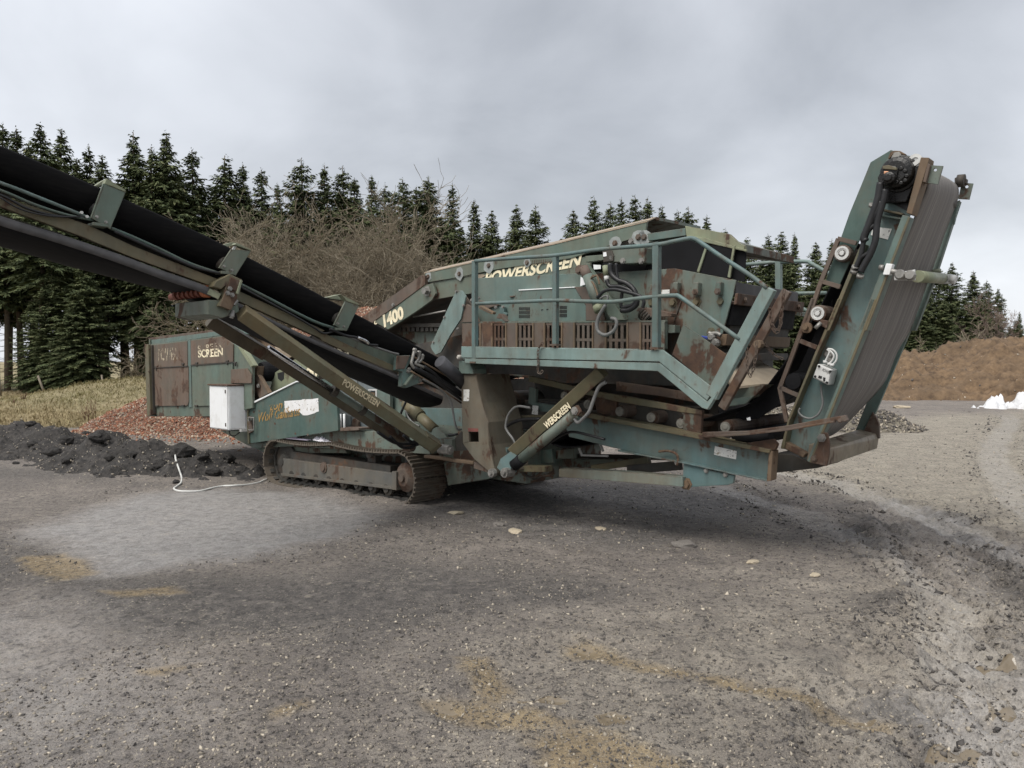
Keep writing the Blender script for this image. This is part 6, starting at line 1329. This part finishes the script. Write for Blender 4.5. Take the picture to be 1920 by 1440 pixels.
# ---------------------------------------------------------------- hopper at the rear
VH = -.05
hp = MB().px(B6, [(215,398),(700,342),(1080,296),(1245,425),(1400,640),(1400,1110),(1000,1205),(222,1205)], VH, .04)
hp.px(B6, [(215,398),(1080,296),(1400,640),(1400,1110),(222,1205)], 2.45, .05)
a, b = S(*B6(222,398), VH), S(*B6(222,1205), VH); hp.box((a[0], VH+.02, b[2]), (a[0]+.04, 2.48, a[2]+.1))
hp = hp.build('hopper', M['green'], ROOT, .005)
PB('end_flange', B6, [(185,393),(228,396),(255,1197),(214,1202)], VH-.10, .05, 'olive', hp); PB('end_flange', B6, [(228,400),(264,402),(284,1180),(250,1197)], VH-.06, .05, 'dark', hp)
PB('top_rail', B6, [(222,322),(960,228),(1010,236),(1010,250),(240,348)], VH+.06, .06, 'rust', hp); PB('top_strip', B6, [(258,345),(980,250),(1070,292),(700,342),(262,396)], VH+.05, .03, 'teal', hp)
for pts, m_, lab in (([(274,404),(664,358),(668,636),(270,655)],'rustp','rusty upper panel with peeled lettering'), ([(704,352),(1076,304),(1180,392),(1180,590),(707,624)],'rustp','rusty upper panel with cream lettering'),
        ([(274,664),(678,640),(682,1042),(666,1084),(302,1090)],'rustp','rusty lower door panel'), ([(716,638),(1176,602),(1176,1000),(1150,1080),(736,1090)],'green','dull green lower door panel')):
    PB('panel', B6, pts, VH-.022, .02, m_, hp, .003, lab)
PB('divider', B6, [(668,345),(702,342),(716,1105),(682,1105)], VH-.012, .012, 'teal', hp)
for x, y in ((310,646),(610,612),(765,604),(1110,582),(1198,600)): PB('hinge_clip', B6, [(x-14,y-6),(x+14,y-10),(x+14,y+8),(x+5,y+10),(x+5,y+40),(x-5,y+40),(x-5,y+8),(x-14,y+10)], VH-.04, .02, 'dark', hp)
for x, y in ((320,1085),(612,1082),(762,1084)): PB('hinge_clip', B6, [(x-18,y-8),(x+18,y-8),(x+10,y+12),(x-18,y+6)], VH-.035, .02, 'dark', hp)
MB().bar(S(*B6(270,659), VH-.03), S(*B6(668,638), VH-.03), .012, .014).build('hinge_gap', M['dark'], hp); MB().bar(S(*B6(707,630), VH-.03), S(*B6(1180,596), VH-.03), .012, .014).build('hinge_gap', M['dark'], hp)  # dark bars stand in for the black gap between upper and lower panels
PB('diagonal_flange', B6, [(1235,425),(1275,420),(1412,632),(1380,648)], VH-.05, .08, 'olivel', hp)
PB('rust_plate', B6, [(1155,676),(1335,664),(1385,740),(1385,832),(1155,832)], VH-.03, .02, 'rustp', hp)
textS('POWER', B6, (340,585), (560,568), (338,445), VH-.025, 'letterg', hp, bold=.03); textS('SCREEN', B6, (790,546), (1070,528), (785,455), VH-.025, 'letterp', hp, bold=.03); textS('SCREEN', B6, (785,480), (1062,440), (783,410), VH-.0253, 'letterg', hp, bold=.02)
for x, y in ((240,450),(236,700)): bolt(hp, S(*B6(x, y), VH-.105), .012, mat='rust')
PB('brick_chute_plate', Z2, [(780,590),(920,650),(1130,770),(1230,830),(1150,870),(1040,790),(900,700),(770,640)], .6, .3, 'rusto', hp)
PB('bright_plate', Z2, [(1100,760),(1170,790),(1240,830),(1160,870),(1120,830)], .55, .02, 'tan', hp)
PB('ledge', Z2, [(720,590),(920,650),(905,670),(720,625)], .4, .5, 'teal', hp)
MB().lathe(S(*B6(1490,700), .15), (0,1,0), [(0,.05),(0,.13),(.05,.15),(.9,.15)], 20).build('feeder_drum', M['rubber'], hp)
PB('drum_bracket', B6, [(1328,705),(1440,645),(1462,640),(1452,742),(1335,762)], .05, .12, 'rusto', hp); PB('drum_arm', B6, [(1395,770),(1455,745),(1500,800),(1585,940),(1480,1002),(1440,940)], .05, .03, 'rustp', hp)
PB('arm_rib', B6, [(1455,735),(1478,745),(1590,935),(1575,950)], .02, .05, 'rusto', hp); MB().lathe(S(*B6(1470,860), .03), (0,-1,0), [(0,.03),(.02,.025)], 8).build('bolt', M['bolt'], hp)
PB('lower_plate', B6, [(1390,830),(1450,900),(1500,1010),(1395,1060)], .1, .02, 'tealr', hp)
o1 = keyhole([(1000,1020),(1140,930),(1330,800),(1430,890),(1290,1000),(1080,1110)], [(1020,1015),(1060,1000),(1080,1030),(1060,1085),(1030,1075)])
PB('feeder_side', Z2, o1, .30, .02, 'olivel', hp, 0)
PB('feeder_hole_shade', Z2, [(1120,960),(1170,945),(1170,1000),(1150,1020),(1125,1000)], .297, .002, 'ink', hp, 0); PB('feeder_hole_shade', Z2, [(1205,895),(1235,870),(1255,915),(1240,930)], .297, .002, 'ink', hp, 0)  # black patches put the shade of two openings into the colour
MB().box((-6.9, .3, .75), (-3.4, 2.2, 1.2)).build('feeder_body', M['dark'], hp)
MB().prism([(-3.6, .55, 1.0), (-3.6, .55, 1.5), (.3, .55, 2.0), (.3, .55, 1.5)], (0, 1.3, 0)).build('feeder_trough', M['dark'], hp)
textS('00', Z2, (1335,1000), (1420,1000), (1335,915), .28, 'letter', hp, bold=.06); PB('feeder_panel', Z2, [(1310,960),(1345,905),(1440,960),(1400,1030)], .29, .01, 'olivel', hp)
# ---------------------------------------------------------------- control cabinet, white
U1 = S(463, 765, 0)[0]; V0c = C(428, 760, U1)[1]; U0c = S(394, 765, V0c)[0]; zt = S(428, 724, V0c)[2]; zb = S(429, 807, V0c)[2]
cb = MB().box((U0c, V0c, zb), (U1, -.0, zt)).build('control_cabinet', M['white'], ROOT, .008, 'white electrical cabinet on the rear of the machine')
MB().box((U0c+.01, V0c-.012, zb+.015), (U1-.012, V0c-.001, zt-.015)).build('door', M['white'], cb, .004); MB().box((U1+.001, V0c+.02, zb+.02), (U1+.008, -.03, zt-.02)).build('side_sheet', M['white'], cb, .003)
MB().box((U0c-.02, V0c-.03, zt), (U1+.02, .0, zt+.02)).build('rain_lid', M['rust'], cb, .004)
for z in (zb+.08, zt-.08): MB().box((U1-.06, V0c-.022, z-.025), (U1-.045, V0c-.008, z+.025)).build('hinge', M['dark'], cb)
hose(AB, [(430,808),(432,815),(440,817),(450,810)], -.1, .008, 'hose', cb, 'cable')
MB().box((U1-.02, -.12, zb-.03), (U1+.05, .05, zb+.01)).build('cabinet_bracket', M['grey'], cb)
# ---------------------------------------------------------------- side panel with sticker and script
sp = MB().px(B7, [(10,968),(455,750),(640,738),(815,745),(835,1188),(25,1306)], .0, .04).build('wing_panel', M['panel'], ROOT, .004, 'dark green side panel with torn white sticker')
MB().px(B7, [(5,958),(455,741),(640,730),(640,738),(456,752),(12,972)], -.02, .05).build('pale_edge', M['white'], sp, .003); MB().px(B7, [(10,968),(22,964),(32,1306),(20,1308)], -.025, .05).build('edge_flange', M['olive'], sp, .003)
PB('torn_sticker', B7, [(350,922),(430,916),(500,912),(520,905),(590,905),(655,895),(661,1015),(640,1020),(620,1032),(560,1050),(520,1050),(480,1012),(440,1008),(400,1020),(356,1026)], -.004, .002, 'sticker2', sp, 0)
textS('Wolf Gallhaus', B7, (105,1115), (490,1052), (105,1030), -.005, 'scrawl', sp, bold=.02, shear=.03); textS('zon', B7, (210,1010), (330,990), (205,960), -.005, 'scrawl', sp, bold=.02, shear=.1)
for x, y in ((265,1125),(75,1020),(125,1010),(205,1242),(450,1215),(560,1225)): c0 = S(*B7(x, y), -.003); MB().prism([c0+np.array([math.cos(k)*.022, 0, math.sin(k)*.018]) for k in range(6)], (0, .002, 0)).build('rust_spot', M['rust'], sp)
hose(D5, [(50,855),(150,855),(160,880),(160,1080),(150,1095),(60,1095)], -.06, .010, 'bolt', sp, 'latch'); PB('latch_plate', D5, [(45,830),(100,830),(130,1130),(60,1160)], -.03, .02, 'rust', sp); MB().lathe(S(*D5(90,895), -.04), (0,-1,0), [(-.02,.02),(.03,.022)], 8).build('latch_knob', M['bolt'], sp)
MB().cyl(S(*D5(90,210), .05), S(*D5(88,590), .05), .022, 10).build('grey_pipe', M['hoseg'], sp)
# ---------------------------------------------------------------- valve and engine cabinet behind the struts
vc = MB().px(D2, [(500,340),(900,380),(1370,480),(1370,1130),(520,1165)], .40, .1).build('valve_cabinet', M['valve'] if 'valve' in M else M.setdefault('valve', rusty('grey blue panel', (.17, .21, .23), (.15, .17, .17), .22, dust=.4)), ROOT, .005)
for pts in ([(700,560),(840,590),(840,900),(700,830)], [(860,600),(1000,640),(1000,1000),(860,920)], [(1020,640),(1150,680),(1150,1080),(1020,1010)], [(760,410),(880,420),(880,500),(760,480)], [(640,900),(780,960),(780,1130),(640,1130)]): PB('cover_plate', D2, pts, .385, .015, 'valve', vc, .004)
PB('side_door', D2, [(1170,560),(1370,600),(1370,1120),(1180,1080)], .33, .05, 'teal', vc); PB('window_frame', D2, [(1040,560),(1170,560),(1170,700),(1150,700),(1150,580),(1040,580)], .36, .03, 'grey', vc, .002); PB('rust_box', D2, [(1060,600),(1140,600),(1140,690),(1060,650)], .38, .01, 'rusto', vc)
PB('rust_arch', D2, [(790,1140),(795,1030),(815,1000),(850,995),(875,1020),(885,1050),(885,1150)], .34, .04, 'rust', vc)
for x, y0, y1 in ((558,940,1180),(625,930,1180),(682,930,1175)): MB().tube([S(*D2(x,y0), .05), S(*D2(x+4,(y0+y1)/2), .06), S(*D2(x+6,y1), .05)], .014, 8).build('lever', M['white'], vc)
PB('lever_base', D2, [(510,1135),(900,1140),(900,1175),(510,1195)], .03, .25, 'rust', vc); MB().lathe(S(*D2(545,860), .05), (0,0,-1), [(0,.02),(.05,.03),(.1,.02)], 8).build('lever_knob', M['rubber'], vc)
for x, y, m_ in ((530,500,'brickor'),(600,560,'grey'),(535,570,'chrome'),(590,645,'chrome')): MB().cyl(S(*D2(x, y-40), .1), S(*D2(x+5, y+35), .1), .022, 9).build('valve_fitting', M[m_], vc)
hose(D2, [(590,600),(620,640),(660,640),(650,620)], .08, .01, 'chrome', vc, 'pipe'); hose(D2, [(700,690),(760,690)], .1, .01, 'chrome', vc, 'pipe')
PB('teal_panel', D2, [(1370,600),(1520,700),(1600,900),(1600,1240),(1370,1120)], .42, .05, 'teal', vc); PB('teal_wedge', D2, [(230,430),(430,395),(440,520),(330,560)], .06, .03, 'panel', vc)

# ================================================================ small things lying about
def on(px, py, z): return G(px, py, z)
zt_ = .60
# crumpled cloth on the track
q = np.random.default_rng(5); n = 34; X, Y = np.meshgrid(np.linspace(-.5, .5, n), np.linspace(-.5, .5, n)); rr_ = np.sqrt(X**2+Y**2)
H = .11*np.abs(fbm(X+3, Y+7, 6.5, 4))+.05*np.abs(fbm(X, Y, 15, 2)); H = H*sstep(.56, .30, rr_)+.004
idx = np.arange(n*n).reshape(n, n); qd = np.stack([idx[:-1,:-1], idx[:-1,1:], idx[1:,1:], idx[1:,:-1]], -1).reshape(-1, 4)
inside = (rr_.ravel()[qd].max(1) < .5+.05*vnoise(X.ravel()[qd[:, 0]]*6+2, Y.ravel()[qd[:, 0]]*6))
p = S(609, 836, .16); me = raw_mesh('cloth', np.stack([X.ravel()*.42, Y.ravel()*.26, H.ravel()], -1), qd[inside], simple('white rag', (.68, .66, .70), .9, var=.12), None, True)
cl = link('rag', me); w = P0+UA*p[0]+VA*p[1]; tz = float(zr+rE+.034+(zf-zr)*(p[0]-Ur)/(Uf-Ur)); cl.location = (w[0], w[1], tz); cl.rotation_euler = (0, 0, ROOT.rotation_euler[2]); tag(cl, 'crumpled white rag lying on top of the near crawler track', 'rag')
def laid(name, u0, u1, v0, v1, h, mat, lab, cat, rot=0.0):
    mb = MB().box((u0-(u0+u1)/2, v0-(v0+v1)/2, 0), (u1-(u0+u1)/2, v1-(v0+v1)/2, h)); o_ = mb.build(name, mat, None, .003); uc, vc_ = (u0+u1)/2, (v0+v1)/2
    w = P0+UA*uc+VA*vc_; o_.location = (w[0], w[1], float(zr+rE+.034+(zf-zr)*(uc-Ur)/(Uf-Ur))); o_.rotation_euler = (0, -R(1.0), ROOT.rotation_euler[2]+rot); return tag(o_, lab, cat)
pa, pb2 = S(548, 834, .15), S(588, 838, .15)
laid('clipboard', pa[0], pb2[0], .04, .27, .012, simple('pale lilac board', (.62, .56, .68), .5, var=.08), 'pale flat clipboard on the near crawler track beside the rag', 'clipboard', .05)
o_ = laid('wallet', pa[0]+.12, pa[0]+.28, .16, .25, .03, M['rubber'], 'small black pouch on the clipboard on the crawler track', 'pouch', .2); o_.location.z += .013
o_ = laid('tin', pa[0]-.14, pa[0]-.06, .2, .27, .075, simple('red and white packet', (.5, .2, .14), .6, var=.3), 'small red and white packet at the rear end of the crawler track', 'packet', .4)
# white cable on the ground
pts = [(1210,893),(1213,930),(1218,970),(1238,1030),(1256,1085),(1253,1125),(1225,1150),(1205,1165),(1218,1178),(1270,1186),(1380,1184),(1460,1165),(1540,1150),(1620,1146),(1710,1140),(1790,1125),(1835,1106),(1900,1090)]
W = []
for x, y in pts:
    x, y = x/3.692, 600+y/3.692; p = hit(x, y, windh); d_ = CAM-p; W.append(p+d_/np.linalg.norm(d_)*.05)
o = MB().tube(spline(W, 5), .013, 7).build('cable', simple('white grey cable', (.60, .60, .57), .55, var=.1)); tag(o, 'white cable lying on the gravel from the black ridge to the track', 'cable')
# flat stones in front of the machine
fl = [lump(1, 30+s, 2, .4, (1.2, .8, .35)) for s in range(3)]; cols = [simple(f'flat stone {k}', c, .85) for k, c in enumerate(((.30, .26, .19), (.16, .145, .13), (.40, .34, .25)))]
for k in range(3): fl[k].materials.append(cols[k])
for i, (x, y, r, k, lab) in enumerate(((855,966,.07,0,'pale tan stone just in front of the crawler track'),(965,1000,.08,2,'pale flat stone lying in the dark gravel before the machine'),(1283,1027,.11,1,'grey flat stone on the gravel below the jack beam'),(1127,995,.06,2,'small cream stone in the dark gravel below the front strut'),(1410,1057,.05,2,'small white stone on the gravel right of the middle'),(935,988,.06,1,'grey stone on the dark gravel left of the pale flat stone'),(1530,1080,.045,2,'small pale stone among the ruts on the right'),(1690,765,.22,2,'tan boulder at the foot of the brown earth mound'))):
    p = G(x, y); o = link('stone', fl[k]); o.location = (p[0], p[1], float(gh(p[0], p[1])[0])+r*.12); o.scale = (r, r, r); o.rotation_euler = (0, 0, i*1.7); tag(o, lab, 'stone')
